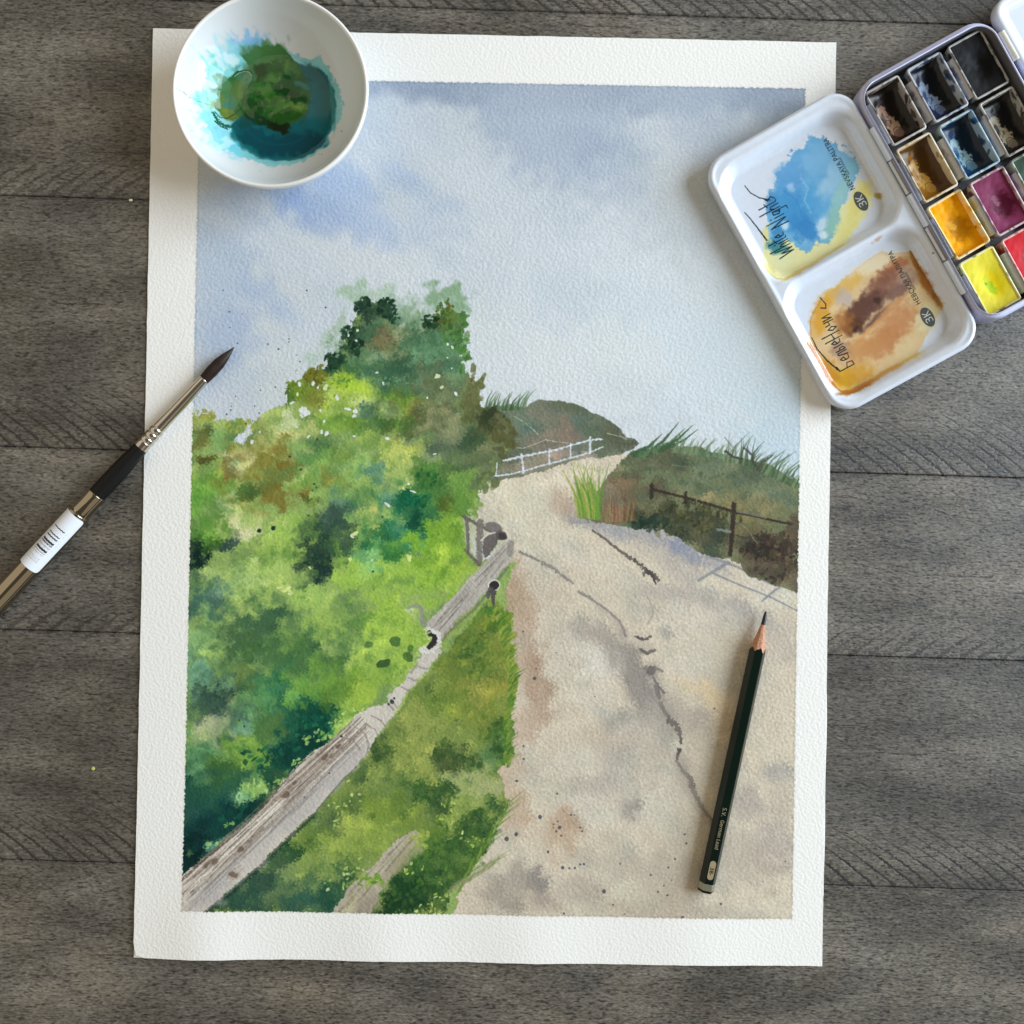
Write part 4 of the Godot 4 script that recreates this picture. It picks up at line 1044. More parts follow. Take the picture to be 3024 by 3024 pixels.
	# the short log at the bottom
	p.wash(pts([700, 1790, 800, 1652, 900, 1562, 960, 1482, 1040, 1422, 1085, 1404, 1106, 1440, 1062, 1500, 1002, 1570, 942, 1650, 880, 1790]), c8("bab3a0"), c8("aaa290"), 1.0, 0.0, 6.0, 0.1)
	p.blobs([[850, 1720, 70, 60, -40, "958a7c", 0.75], [900, 1620, 50, 110, 40, "b8b29a", 0.6], [1050, 1500, 40, 90, 40, "a8a57e", 0.7], [1000, 1560, 26, 90, 40, "8f876f", 0.5], [800, 1740, 26, 60, 30, "cbc7a0", 0.6]], 0.9, 0.4)
	log_grain(p, Vector2(740, 1760), Vector2(1070, 1420), 80, 36, -0.3, 0.6, 34, ["7d7466", "8c8474", "6b6355"], 0.65, 7)
	p.dabs(890, 1625, 60, 30, 26, 13, ["6f9438", "8fae48", "557d30"], 0.85)
	p.dabs(1100, 1450, 40, 50, 20, 13, ["8fa548", "a9b858"], 0.7)


func paint_fences(p: Painter) -> void:
	p.frame(1250, 1050, 0.6211)
	var white := c8("d3dae6")
	p.stroke([380, 500, 460, 481, 540, 465, 620, 450, 700, 426, 790, 402, 846, 398], 10, 8, white, 0.95, 0.5)
	p.stroke([336, 572, 410, 564, 470, 550, 530, 532, 590, 515, 650, 500, 700, 486, 750, 472, 790, 460, 850, 434], 7, 7, white, 0.9, 0.6)
	for e in [[350, 510, 345, 572, 7], [466, 470, 475, 556, 12], [595, 446, 597, 520, 10], [697, 418, 697, 484, 8], [790, 390, 789, 464, 13]]:
		p.stroke([e[0], e[1], e[2], e[3]], e[4] * 0.8, e[4] * 0.8, white, 0.92, 0.4)
	var wood := c8("3a322d")
	p.stroke([1080, 614, 1079, 672], 20, 18, wood, 0.92, 0.35)
	p.stroke([1085, 635, 1180, 660, 1240, 674], 14, 12, wood, 0.92, 0.35)
	p.stroke([1240, 655, 1238, 698], 18, 16, wood, 0.92, 0.4)
	p.stroke([1240, 676, 1284, 686], 14, 12, wood, 0.92, 0.4)
	p.stroke([1300, 690, 1380, 714, 1452, 736], 13, 13, wood, 0.92, 0.35)
	p.stroke([1469, 710, 1463, 800, 1450, 942], 25, 20, wood, 0.93, 0.3)
	p.stroke([1482, 746, 1560, 760, 1640, 780, 1740, 800], 12, 10, wood, 0.9, 0.35)
	p.stroke([1482, 742, 1540, 752, 1620, 772], 4, 4, c8("8d8f92"), 0.7, 0.4)
	p.stroke([1390, 824, 1420, 832, 1452, 836], 13, 11, c8("7d8584"), 0.88, 0.4)
	p.stroke([1476, 852, 1550, 870, 1610, 888], 9, 8, c8("4b4440"), 0.88, 0.4)
	p.stroke([1500, 800, 1540, 830, 1560, 870, 1580, 890], 3, 3, c8("a89a82"), 0.7, 0.4)
	p.stroke([1180, 520, 1260, 530, 1320, 550], 3, 3, c8("9aa086"), 0.5, 0.4)


func paint_spatter(p: Painter) -> void:
	p.frame(550, 800, 0.4141)
	for e in [[863, 146, 6], [997, 268, 6], [312, 298, 5], [405, 312, 3], [320, 410, 4], [372, 520, 5], [587, 527, 5], [664, 561, 7], [736, 490, 5], [737, 510, 5], [816, 651, 5], [795, 602, 4], [788, 715, 4], [643, 832, 5], [535, 855, 4], [534, 820, 3], [360, 897, 5], [495, 964, 5], [527, 1016, 5], [326, 994, 5], [330, 968, 4], [333, 945, 3], [296, 1022, 6], [432, 1092, 6], [480, 1070, 4], [745, 1322, 9], [822, 1418, 8], [940, 1202, 8], [918, 1516, 8], [936, 1542, 6], [908, 1565, 6], [632, 1828, 16], [525, 1855, 13], [1404, 1752, 8], [880, 1740, 7], [270, 144, 5]]:
		p.blob(e[0], e[1], e[2] * 1.1, e[2], 20, c8("2a3a38"), 0.85, 0.25, 0.4)
	p.frame(500, 1500, 0.6728)
	for e in [[464, 86, 10], [398, 98, 9], [895, 275, 5], [316, 926, 4], [337, 950, 4], [980, 845, 9], [990, 830, 5], [965, 855, 5], [758, 994, 5], [708, 1156, 4], [600, 1260, 3]]:
		p.blob(e[0], e[1], e[2], e[2], 0, c8("22302c"), 0.85, 0.25, 0.6)
	p.frame(1400, 1700, 0.6211)
	for e in [[283, 484, 8], [292, 437, 4], [231, 261, 4], [386, 361, 3], [450, 421, 3], [569, 569, 4], [233, 805, 5], [233, 864, 5], [202, 966, 7], [390, 1027, 5], [310, 1138, 9], [405, 1186, 8], [388, 1206, 6], [411, 1226, 5], [375, 1172, 4], [395, 1158, 4], [374, 1188, 3], [455, 1128, 5], [470, 1128, 4], [497, 1188, 5], [507, 1207, 5], [348, 1302, 7], [195, 1220, 9], [152, 1240, 11], [415, 1376, 8], [447, 1380, 5], [474, 1380, 6], [498, 1362, 5], [515, 1360, 6], [610, 1490, 9], [946, 1335, 5], [914, 1376, 5], [830, 1410, 5], [866, 1492, 5], [908, 1508, 5], [893, 1463, 4], [990, 1221, 5], [998, 1262, 5], [652, 1553, 5], [706, 1598, 4], [981, 1611, 8], [1160, 1549, 6], [1132, 625, 4], [422, 1592, 5], [1465, 1350, 4], [930, 1436, 3], [688, 1360, 4]]:
		p.blob(e[0], e[1], e[2], e[2], 0, c8("4a4d58"), 0.85, 0.25, 0.4)


# ---------------------------------------------------------------- the table
const WOOD := 1600
const WOOD_SPAN := 0.52
var seams := [-0.53, -0.43, -0.33, -0.2236, -0.1342, -0.0222, 0.0593, 0.1619, 0.262, 0.36, 0.45]


func wood_texture() -> ImageTexture:
	var p := Painter.new(WOOD, WOOD, Color.BLACK)
	p.nf = noise_image(41, WOOD, WOOD, 0.2, 2).get_data()
	p.na = p.nf
	p.nb = p.nf
	var fibre := stretched(42, WOOD, WOOD, 0.2, 7.0, 3)
	var fine := stretched(43, WOOD, WOOD, 0.35, 2.5, 2)
	var broad := stretched(44, WOOD, WOOD, 0.012, 3.0, 4)
	var tick := stretched(45, WOOD, WOOD, 0.3, 5.0, 2)
	var tick2 := stretched(46, WOOD, WOOD, 0.2, 3.0, 3)
	var warm := noise_image(47, WOOD, WOOD, 0.006, 3).get_data()
	for i in WOOD * WOOD:
		var v := 0.45 + (fibre[i] - 128) * 0.0007 + (fine[i] - 128) * 0.0012 + (broad[i] - 128) * 0.001
		var t := tick[i] - 166
		if t > 0:
			v -= minf(t * 0.007, 0.22)
		t = tick2[i] - 172
		if t > 0:
			v -= minf(t * 0.006, 0.2)
		t = 70 - tick2[i]
		if t > 0:
			v += t * 0.0016
		v = clampf(v, 0.06, 0.8)
		var q := (warm[i] - 128) * 0.0002
		p.r[i] = v * (1.02 + q)
		p.g[i] = v * 0.975
		p.b[i] = v * (0.905 - q)
	# saw marks pressed across the planks, near their lower edges
	p.to = Transform2D(0, Vector2(WOOD / WOOD_SPAN, WOOD / WOOD_SPAN), 0, Vector2(WOOD / 2.0, WOOD / 2.0))
	p.k = WOOD / WOOD_SPAN
	p.frame(0, 0, 0.001)
	p.rng.seed = 5
	var dark := Color(0.1, 0.092, 0.088)
	for band in [[-223.6, -300.0, 300.0, 26.0, 8.1, 1.0, 0.85], [-22.2, -260.0, 300.0, 26.0, 8.0, 1.0, 0.9], [161.9, -300.0, 300.0, 27.0, 8.3, 1.0, 0.95], [-134.2, -260.0, 260.0, 24.0, 9.0, -1.0, 0.45], [59.3, -260.0, 300.0, 17.0, 9.5, -1.0, 0.5]]:
		var x: float = band[1]
		while x < band[2]:
			x += band[4] * p.rng.randf_range(0.8, 1.2)
			var long: float = band[3] * p.rng.randf_range(0.7, 1.15)
			var lean: float = band[5]
			var list := []
			for n in 9:
				var f := n / 8.0
				list.append_array([x - lean * long * (1.15 * f + 0.35 * f * f) + p.rng.randf_range(-0.35, 0.35), band[0] - 0.3 - long * f])
			p.stroke(list.slice(0, 10), 1.35 if lean > 0 else 2.2, 0.7, dark, band[6] * p.rng.randf_range(0.65, 1.0), 0.8)
			p.stroke(list.slice(6, 18), 0.9, 0.25, dark, band[6] * 0.6, 0.8)
			if lean > 0:
				var low := []
				for n in 8:
					low.append(list[n] + (0.9 if n % 2 == 0 else 0.0))
				p.stroke(low, 1.0, 0.4, Color(0.5, 0.48, 0.45), 0.3, 0.6)
	# long hairline cracks along the grain
	for n in 150:
		var x := p.rng.randf_range(-255, 255)
		var y := p.rng.randf_range(-255, 255)
		var l := p.rng.randf_range(4, 34)
		var d := p.rng.randf_range(-0.4, 0.4)
		p.stroke([x, y, x + l * 0.3, y + d, x + l * 0.7, y + d * 0.4, x + l, y + d * 1.4], 0.3, 0.5, Color(0.15, 0.14, 0.13), p.rng.randf_range(0.35, 0.85), 0.9)
	for n in 240:
		p.blob(p.rng.randf_range(-255, 255), p.rng.randf_range(-255, 255), p.rng.randf_range(0.4, 1.3), p.rng.randf_range(0.25, 0.5), 0, Color(0.09, 0.085, 0.08), p.rng.randf_range(0.4, 0.9), 0.4, 0.8)
	for s in seams:
		p.stroke([-270, s * 1000.0 - 0.6, 270, s * 1000.0 - 0.6], 1.0, 1.0, Color(0.17, 0.16, 0.15), 0.22, 0.9)
		p.stroke([-270, s * 1000.0 + 0.6, 270, s * 1000.0 + 0.6], 0.8, 0.8, Color(0.2, 0.19, 0.18), 0.3, 0.9)
	return p.texture()


func tabletop() -> void:
	var top := Node3D.new()
	top.name = "tabletop"
	top.rotation_degrees.y = -1.78
	top.set_meta("kind", "structure")
	add_child(top)
	var tex := wood_texture()
	for i in seams.size() - 1:
		var z0: float = seams[i] + 0.0001
		var z1: float = seams[i + 1] - 0.0001
		var m := StandardMaterial3D.new()
		var tone: float = [1.02, 1.0, 1.0, 1.03, 0.96, 1.02, 0.95, 1.05, 1.0, 1.0][i]
		m.albedo_color = Color(0.80 * tone, 0.79 * tone, 0.78 * tone)
		m.albedo_texture = tex
		m.roughness = 0.5
		m.metallic_specular = 0.6
		m.heightmap_enabled = true
		m.heightmap_texture = tex
		m.heightmap_scale = 0.03
		var s := Shape.new()
		var c := 0.0004
		var rows := []
		var uvs := []
		for e in [[z0, -0.012], [z0, -c], [z0 + c, 0.0], [z1 - c, 0.0], [z1, -c], [z1, -0.012]]:
			var row := []
			var uv := []
			for n in 5:
				var x := -0.8 + 0.4 * n
				row.append(Vector3(x, e[1], e[0]))
				uv.append(Vector2(x / WOOD_SPAN + 0.5, e[0] / WOOD_SPAN + 0.5))
			rows.append(row)
			uvs.append(uv)
		for n in rows.size() - 1:
			s.sheet([rows[n], rows[n + 1]], false, "up" if n > 0 and n < 4 else "out", [uvs[n], uvs[n + 1]])
		part("plank", s.mesh(), m, top)


# ---------------------------------------------------------------- the sheet of watercolour paper
var sheet_corners := [Vector2(454, 86), Vector2(2468, 128), Vector2(2427, 2852), Vector2(397, 2825)]


func ease_in(a: float, b: float, x: float) -> float:
	var t := clampf((x - a) / (b - a), 0.0, 1.0)
	return t * t * (3.0 - 2.0 * t)


func sheet_height(s: Vector2) -> float:
	var low := ease_in(2350, 2850, s.y)
	var wave := 0.0
	for e in [[600.0, 120.0, 1.0], [1120.0, 130.0, 0.6], [1560.0, 130.0, 0.5], [2050.0, 150.0, 0.45]]:
		var d: float = (s.x - e[0]) / e[1]
		wave += e[2] * exp(-d * d)
	var broad := 0.00022 * sin(s.x * 0.0047 + s.y * 0.0021) + 0.00018 * sin(s.y * 0.0052 - 1.0 + s.x * 0.0012)
	return 0.00085 + low * wave * 0.0021 + broad * (0.5 + 0.5 * low) * (1.0 - 0.6 * ease_in(1500, 300, s.y))


func on_sheet(s: Vector2, lower := 0.0) -> Vector3:
	return Vector3((s.x - 1512.0) * STEP, sheet_height(s) - lower, (s.y - 1512.0) * STEP)


func around(corners: Array, each: int) -> Array:
	var out := []
	for i in 4:
		for k in each:
			out.append(corners[i].lerp(corners[(i + 1) % 4], float(k) / each))
	return out


func watercolour_sheet() -> void:
	var t := thing("watercolour_painting", "watercolour of a sandy path and green trees on a large white paper sheet", "painting")
	var grain_im := noise_image(61, 1024, 1024, 0.12, 3)
	# the bare margin
	var grain := ImageTexture.create_from_image(grain_im)
	var paper := StandardMaterial3D.new()
	paper.albedo_color = Color(0.85, 0.842, 0.82).linear_to_srgb()
	paper.roughness = 0.9
	paper.metallic_specular = 0.2
	paper.heightmap_enabled = true
	paper.heightmap_texture = grain
	paper.heightmap_scale = 0.014
	var bleed := []
	for i in 4:
		var c: Vector2 = quad[i]
		bleed.append(c + Vector2(-4 if i in [0, 3] else 4, -4 if i in [0, 1] else 4))
	var inner := around(bleed, 60)
	var outer := around(sheet_corners, 60)
	var rng := RandomNumberGenerator.new()
	rng.seed = 3
	for i in outer.size():
		var e: Vector2 = (outer[i] - Vector2(1440, 1470)).normalized()
		outer[i] += e * rng.randf_range(-0.8, 0.8)
	outer[180] += Vector2(7, -7)
	var s := Shape.new()
	var rows := []
	var uvs := []
	for n in 7:
		var row := []
		var uv := []
		for i in inner.size():
			var q: Vector2 = inner[i].lerp(outer[i], n / 6.0)
			row.append(on_sheet(q))
			uv.append(q * STEP / 0.22)
		rows.append(row)
		uvs.append(uv)
	s.sheet(rows, true, "up", uvs)
	var edge := []
	for i in outer.size():
		edge.append(on_sheet(outer[i], 0.0006))
	s.sheet([rows[6], edge], true, "out")
	var under := []
	for n in 15:
		var row := []
		for m in 15:
			row.append(on_sheet(sheet_corners[0].lerp(sheet_corners[1], m / 14.0).lerp(sheet_corners[3].lerp(sheet_corners[2], m / 14.0), n / 14.0), 0.0006))
		under.append(row)
	s.sheet(under, false, "down")
	part("paper_margin", s.mesh(), paper, t)
	# the painted area
	var m := StandardMaterial3D.new()
	m.albedo_texture = paint_landscape()
	m.roughness = 0.85
	m.metallic_specular = 0.2
	m.heightmap_enabled = true
	m.heightmap_texture = ImageTexture.create_from_image(noise_image(62, PAINT_W, PAINT_H, 0.12, 3))
	m.heightmap_scale = 0.019
	var ps := Shape.new()
	rows = []
	uvs = []
	for n in 81:
		var row := []
		var uv := []
		for k in 61:
			var q: Vector2 = bleed[0].lerp(bleed[1], k / 60.0).lerp(bleed[3].lerp(bleed[2], k / 60.0), n / 80.0)
			row.append(on_sheet(q))
			uv.append(Vector2(k / 60.0, n / 80.0))
		rows.append(row)
		uvs.append(uv)
	ps.sheet(rows, false, "up", uvs)
	part("painted_scene", ps.mesh(), m, t)
	# a splinter of paper that has come loose along the right edge
	var ls := Shape.new()
	var a := []
	var b := []
	var c := []
	for n in 21:
		var f := n / 20.0
		var q := Vector2(2439, 1972).lerp(Vector2(2430, 2644), f)
		var wide := 1.0 + 4.5 * sin(PI * clampf(f * 1.1, 0, 1)) * (0.6 + 0.4 * sin(f * 9.0))
		a.append(Vector3((q.x - 1517.0) * STEP, 0.0002, (q.y - 1512.0) * STEP))
		b.append(Vector3((q.x + wide - 1512.0) * STEP, 0.0005, (q.y - 1512.0) * STEP))
		c.append(Vector3((q.x + wide - 1511.5) * STEP, 0.0001, (q.y - 1512.0) * STEP))
	ls.sheet([a, b, c], false, "up")
	part("loose_edge", ls.mesh(), paper, t)


# ---------------------------------------------------------------- the bowl
const BOWL := Vector3(-0.1017, 0.0009, -0.1776)


func bowl_floor(r: float) -> float:
	return 0.0038 + 0.0205 * pow(clampf(r / 0.0395, 0.0, 1.0), 3.5)


# a place measured on the table's plane, as seen on the bowl's curved inside
func into_bowl(s: Vector2) -> Vector2:
	var h := 0.005
	var q := Vector2.ZERO
	for n in 4:
		var f := STEP * (1.0 - h / EYE)
		q = Vector2((s.x - 1512.0) * f - BOWL.x, (s.y - 1512.0) * f - BOWL.z)
		h = BOWL.y + bowl_floor(q.length())
	return q


func paint_bowl() -> ImageTexture:
	var p := painter(448, 448, Color(0.83, 0.84, 0.845), 201, 0.8)
	var wide := 0.084
	p.to = Transform2D(0, Vector2(448 / wide, 448 / wide), 0, Vector2(224, 224))
	p.bend = into_bowl
	p.k = 448 / wide * STEP
	p.frame(400, 0, 0.5176)
	# thin washes that ran up the side
	p.wash(pts([520, 290, 600, 225, 690, 205, 760, 240, 840, 260, 930, 320, 1000, 340, 1060, 335, 1110, 380, 1130, 450, 1165, 500, 1172, 570, 1185, 610, 1165, 690, 1120, 740, 1105, 810, 1040, 870, 960, 920, 880, 940, 800, 952, 720, 940, 640, 910, 560, 870, 490, 840, 430, 770, 390, 690, 365, 600, 345, 520, 400, 470, 390, 400, 440, 335]), c8("8fc9cc"), c8("6ab2b8"), 0.85, 0.0, 10.0, 0.3)
	p.blobs([
		[640, 230, 90, 40, -15, "7fb0dc", 0.7], [560, 290, 80, 50, -30, "93cfd8", 0.7], [440, 370, 55, 45, 20, "7cc8be", 0.8], [530, 380, 50, 60, 0, "8fd2d0", 0.6], [400, 560, 50, 30, 10, "7fd2cc", 0.7], [430, 640, 60, 90, 20, "9fe0de", 0.6], [480, 780, 80, 70, 30, "9ad8e6", 0.6], [560, 850, 60, 40, 20, "6fc4d6", 0.6], [480, 480, 70, 70, 0, "a6dfe0", 0.6], [450, 300, 40, 40, 0, "e8eef2", 0.6], [540, 330, 22, 40, -30, "eaf2f4", 0.7], [400, 480, 40, 24, 0, "e6f0f2", 0.6], [510, 820, 30, 60, 30, "d6eef4", 0.5],
	], 0.8, 0.9)
	# teal pool
	p.wash(pts([930, 368, 1010, 385, 1060, 400, 1100, 450, 1135, 520, 1145, 600, 1135, 690, 1100, 770, 1060, 835, 980, 890, 900, 912, 820, 916, 740, 905, 660, 875, 600, 830, 555, 780, 545, 720, 600, 660, 760, 560, 880, 450]), c8("0c535b"), c8("0a575d"), 0.97, 8.0, 5.0, 0.1)
	p.blobs([
		[1050, 620, 66, 190, -8, "086169", 0.9], [900, 830, 190, 60, -8, "033e49", 0.9], [700, 810, 100, 60, 30, "06424a", 0.85], [1000, 420, 60, 40, 20, "0a575d", 0.8], [1125, 600, 14, 150, -5, "368584", 0.7], [640, 850, 90, 18, 30, "247174", 0.6], [560, 770, 14, 40, -10, "206b6b", 0.7], [830, 906, 130, 12, 0, "1c6369", 0.6],
	], 0.6, 0.4)
	p.stroke([640, 740, 680, 790, 740, 822, 820, 836, 900, 826, 960, 796, 1000, 756], 5, 5, c8("205768"), 0.6, 0.3)
	# thick green paint
	p.wash(pts([600, 320, 660, 282, 700, 262, 760, 258, 822, 250, 870, 300, 910, 345, 950, 400, 975, 470, 1000, 530, 1004, 600, 978, 660, 930, 712, 880, 742, 845, 772, 790, 758, 730, 722, 660, 680, 610, 660, 560, 690, 500, 665, 450, 620, 465, 560, 470, 490, 540, 440, 600, 400, 650, 380]), c8("295429"), c8("345f2f"), 0.95, 4.0, 6.0, 0.15)
	p.blobs([
		[760, 300, 110, 50, -10, "4c7446", 0.8], [660, 330, 60, 50, 0, "507954", 0.7], [850, 380, 40, 26, 10, "637f48", 0.7], [900, 430, 50, 50, 0, "3e6b3a", 0.7], [730, 420, 34, 50, 20, "143313", 0.9], [800, 400, 60, 36, 0, "204921", 0.75], [880, 480, 120, 46, 14, "143f1e", 0.85], [800, 460, 46, 30, 0, "57783f", 0.7], [740, 540, 60, 50, 0, "426b31", 0.75], [800, 600, 70, 66, 0, "3c6329", 0.75], [800, 590, 26, 30, 0, "294c1b", 0.7], [920, 620, 60, 46, 0, "617f42", 0.85], [940, 600, 30, 24, 0, "7d9058", 0.6], [850, 560, 70, 24, 0, "2b5723", 0.7], [900, 560, 110, 30, 20, "0e3317", 0.8], [700, 620, 70, 60, 0, "183f1b", 0.8], [860, 680, 110, 40, -10, "204618", 0.8], [830, 742, 66, 30, 10, "0a1807", 0.95], [760, 720, 50, 24, 20, "0c2310", 0.9], [700, 690, 60, 24, 20, "11331b", 0.8], [960, 500, 44, 20, 30, "36726f", 0.8], [630, 700, 50, 40, 0, "0a3e3b", 0.7],
		[540, 520, 70, 60, 0, "496f3f", 0.7], [510, 600, 60, 50, 0, "6b7f48", 0.8], [560, 560, 40, 40, 0, "52795d", 0.7], [530, 650, 50, 26, 10, "798542", 0.7], [500, 480, 40, 40, 0, "5a805f", 0.7], [620, 450, 50, 50, 0, "42745d", 0.8], [600, 520, 40, 60, 0, "547436", 0.7], [540, 600, 34, 20, 0, "3c7974", 0.7],
	], 0.7, 0.6)
	p.soften_colour(-0.2, 1.0)
	p.melt(3.0, 0.6, 0.0)
	p.stroke([556, 430, 580, 408, 620, 400, 655, 408, 676, 436, 678, 470, 660, 505, 630, 540, 625, 580, 612, 625, 570, 655, 520, 674, 480, 668, 450, 635], 6, 5, c8("173c22"), 0.85, 0.3)
	p.stroke([564, 432, 590, 415, 625, 408, 652, 418, 668, 442], 4, 4, c8("b9d6b0"), 0.6, 0.3)
	p.stroke([440, 640, 470, 690, 500, 715, 535, 722], 12, 20, c8("0f4a34"), 0.85, 0.5)
	p.stroke([455, 690, 490, 722, 525, 734], 8, 8, c8("0b3a26"), 0.85, 0.5)
	p.stroke([350, 570, 400, 590, 440, 602], 8, 10, c8("6fa06a"), 0.7, 0.4)
	p.stroke([235, 508, 270, 520, 300, 545], 4, 6, c8("7d8a92"), 0.6, 0.9)
	for e in [[1176, 746, 6, "1f7f88"], [1064, 880, 4, "2a8f98"], [1050, 878, 3, "2a8f98"], [640, 158, 12, "c3d6e8"], [715, 975, 12, "a9d8de"], [500, 880, 10, "a6dce2"], [415, 828, 8, "b6e0e6"], [600, 915, 10, "9fd8de"]]:
		p.blob(e[0], e[1], e[2], e[2] * 0.6, 20, c8(e[3]), 0.8, 0.4, 0.8)
	return p.texture()


func bowl() -> void:
	var t := thing("ceramic_bowl", "round white glazed bowl holding wet green and teal paint", "bowl", BOWL)
	var outside := smooth(pts([0.0, 0.0004, 0.017, 0.0004, 0.0178, 0.0, 0.0192, 0.0, 0.0198, 0.0008, 0.0215, 0.0022, 0.026, 0.0037, 0.0322, 0.0075, 0.0366, 0.0120, 0.0392, 0.0170, 0.0408, 0.0215, 0.0413, 0.0243, 0.0412, 0.0253, 0.0407, 0.0257, 0.0401, 0.0256, 0.0396, 0.0250]), 5)
	var s := Shape.new()
	lathe(s, outside, 128)
	part("body", s.mesh(), M.porcelain, t)
	var inside := []
	for n in 41:
		var r := 0.0396 * (1.0 - n / 40.0)
		inside.append(Vector2(maxf(r, 0.00001), 0.0250 if n == 0 else bowl_floor(r) + 0.0006 * ease_in(0.037, 0.0396, r)))
	s = Shape.new()
	lathe(s, inside, 128, "up", 0.084)
	var tex := paint_bowl()
	var glaze := StandardMaterial3D.new()
	glaze.albedo_texture = tex
	glaze.roughness = 0.07
	glaze.metallic_specular = 0.34
	part("glazed_inside", s.mesh(), glaze, t)
	# the liquid that stands in the bottom, lumpy where the green paint is thick
	var wet := StandardMaterial3D.new()
	wet.albedo_texture = tex
	wet.roughness = 0.06
	wet.clearcoat_enabled = true
	wet.clearcoat = 0.3
	wet.clearcoat_roughness = 0.02
	var lumps := FastNoiseLite.new()
	lumps.seed = 8
	lumps.frequency = 120.0
	lumps.fractal_octaves = 2
	s = Shape.new()
	var rows := []
	var uvs := []
	for n in 25:
		var row := []
		var uv := []
		for j in 96:
			var a := TAU * j / 96
			var r := 0.0237 * (1.0 - n / 24.0) + 0.00001
			var q := Vector2(cos(a) * r, sin(a) * r)
			var d := (q - Vector2(-0.0035, -0.006)) / Vector2(0.0155, 0.0145)
			var g := ease_in(1.0, 0.7, d.length())
			row.append(Vector3(q.x, 0.0069 - 0.0001 * ease_in(0.0225, 0.0237, r) + g * (0.0006 + 0.0003 * lumps.get_noise_2d(q.x, q.y)), q.y))
			uv.append(q / 0.084 + Vector2(0.5, 0.5))
		rows.append(row)
		uvs.append(uv)
	s.sheet(rows, true, "up", uvs)
	part("wet_paint", s.mesh(), wet, t)


# ---------------------------------------------------------------- the paint tin
const TIN := Vector3(0.1735, 0.0, -0.1305)
const TIN_TURN := 29.0


# a place on the table's plane, raised by h, in the tin's own millimetres
func in_tin(s: Vector2, h: float) -> Vector2:
	var f := STEP * (1.0 - h / EYE)
	var p := Vector2((s.x - 1512.0) * f - TIN.x, (s.y - 1512.0) * f - TIN.z) * 1000.0
	var a := deg_to_rad(TIN_TURN)
	return Vector2(p.x * cos(a) - p.y * sin(a), p.x * sin(a) + p.y * cos(a))


func rr(x: float, z: float, x0: float, x1: float, z0: float, z1: float, r: float) -> float:
	var q := Vector2(absf(x - (x0 + x1) / 2.0) - (x1 - x0) / 2.0 + r, absf(z - (z0 + z1) / 2.0) - (z1 - z0) / 2.0 + r)
	return q.max(Vector2.ZERO).length() + minf(maxf(q.x, q.y), 0.0) - r


const LX0 := -69.4
const LX1 := 1.6
const LZ0 := -62.4
const LZ1 := 63.4


func lid_height(x: float, z: float) -> float:
	var rim := -rr(x, z, LX0, LX1, LZ0, LZ1, 11.0)
	var well := minf(rr(x, z, -62.2, -6.0, -51.4, -3.9, 8.0), rr(x, z, -62.2, -6.0, 6.5, 54.3, 8.0))
	var y := 2.4 + 5.9 * ease_in(0.0, 5.2, well) + 0.5 * ease_in(5.0, 6.0, well)
	# a raised bead round the edge
	y += 0.5 * exp(-pow((rim - 1.5) / 0.9, 2.0))
	if rim < 1.0:
		y -= 1.0 - sqrt(maxf(0.0, 1.0 - (1.0 - rim) * (1.0 - rim)))
	return y + 0.2


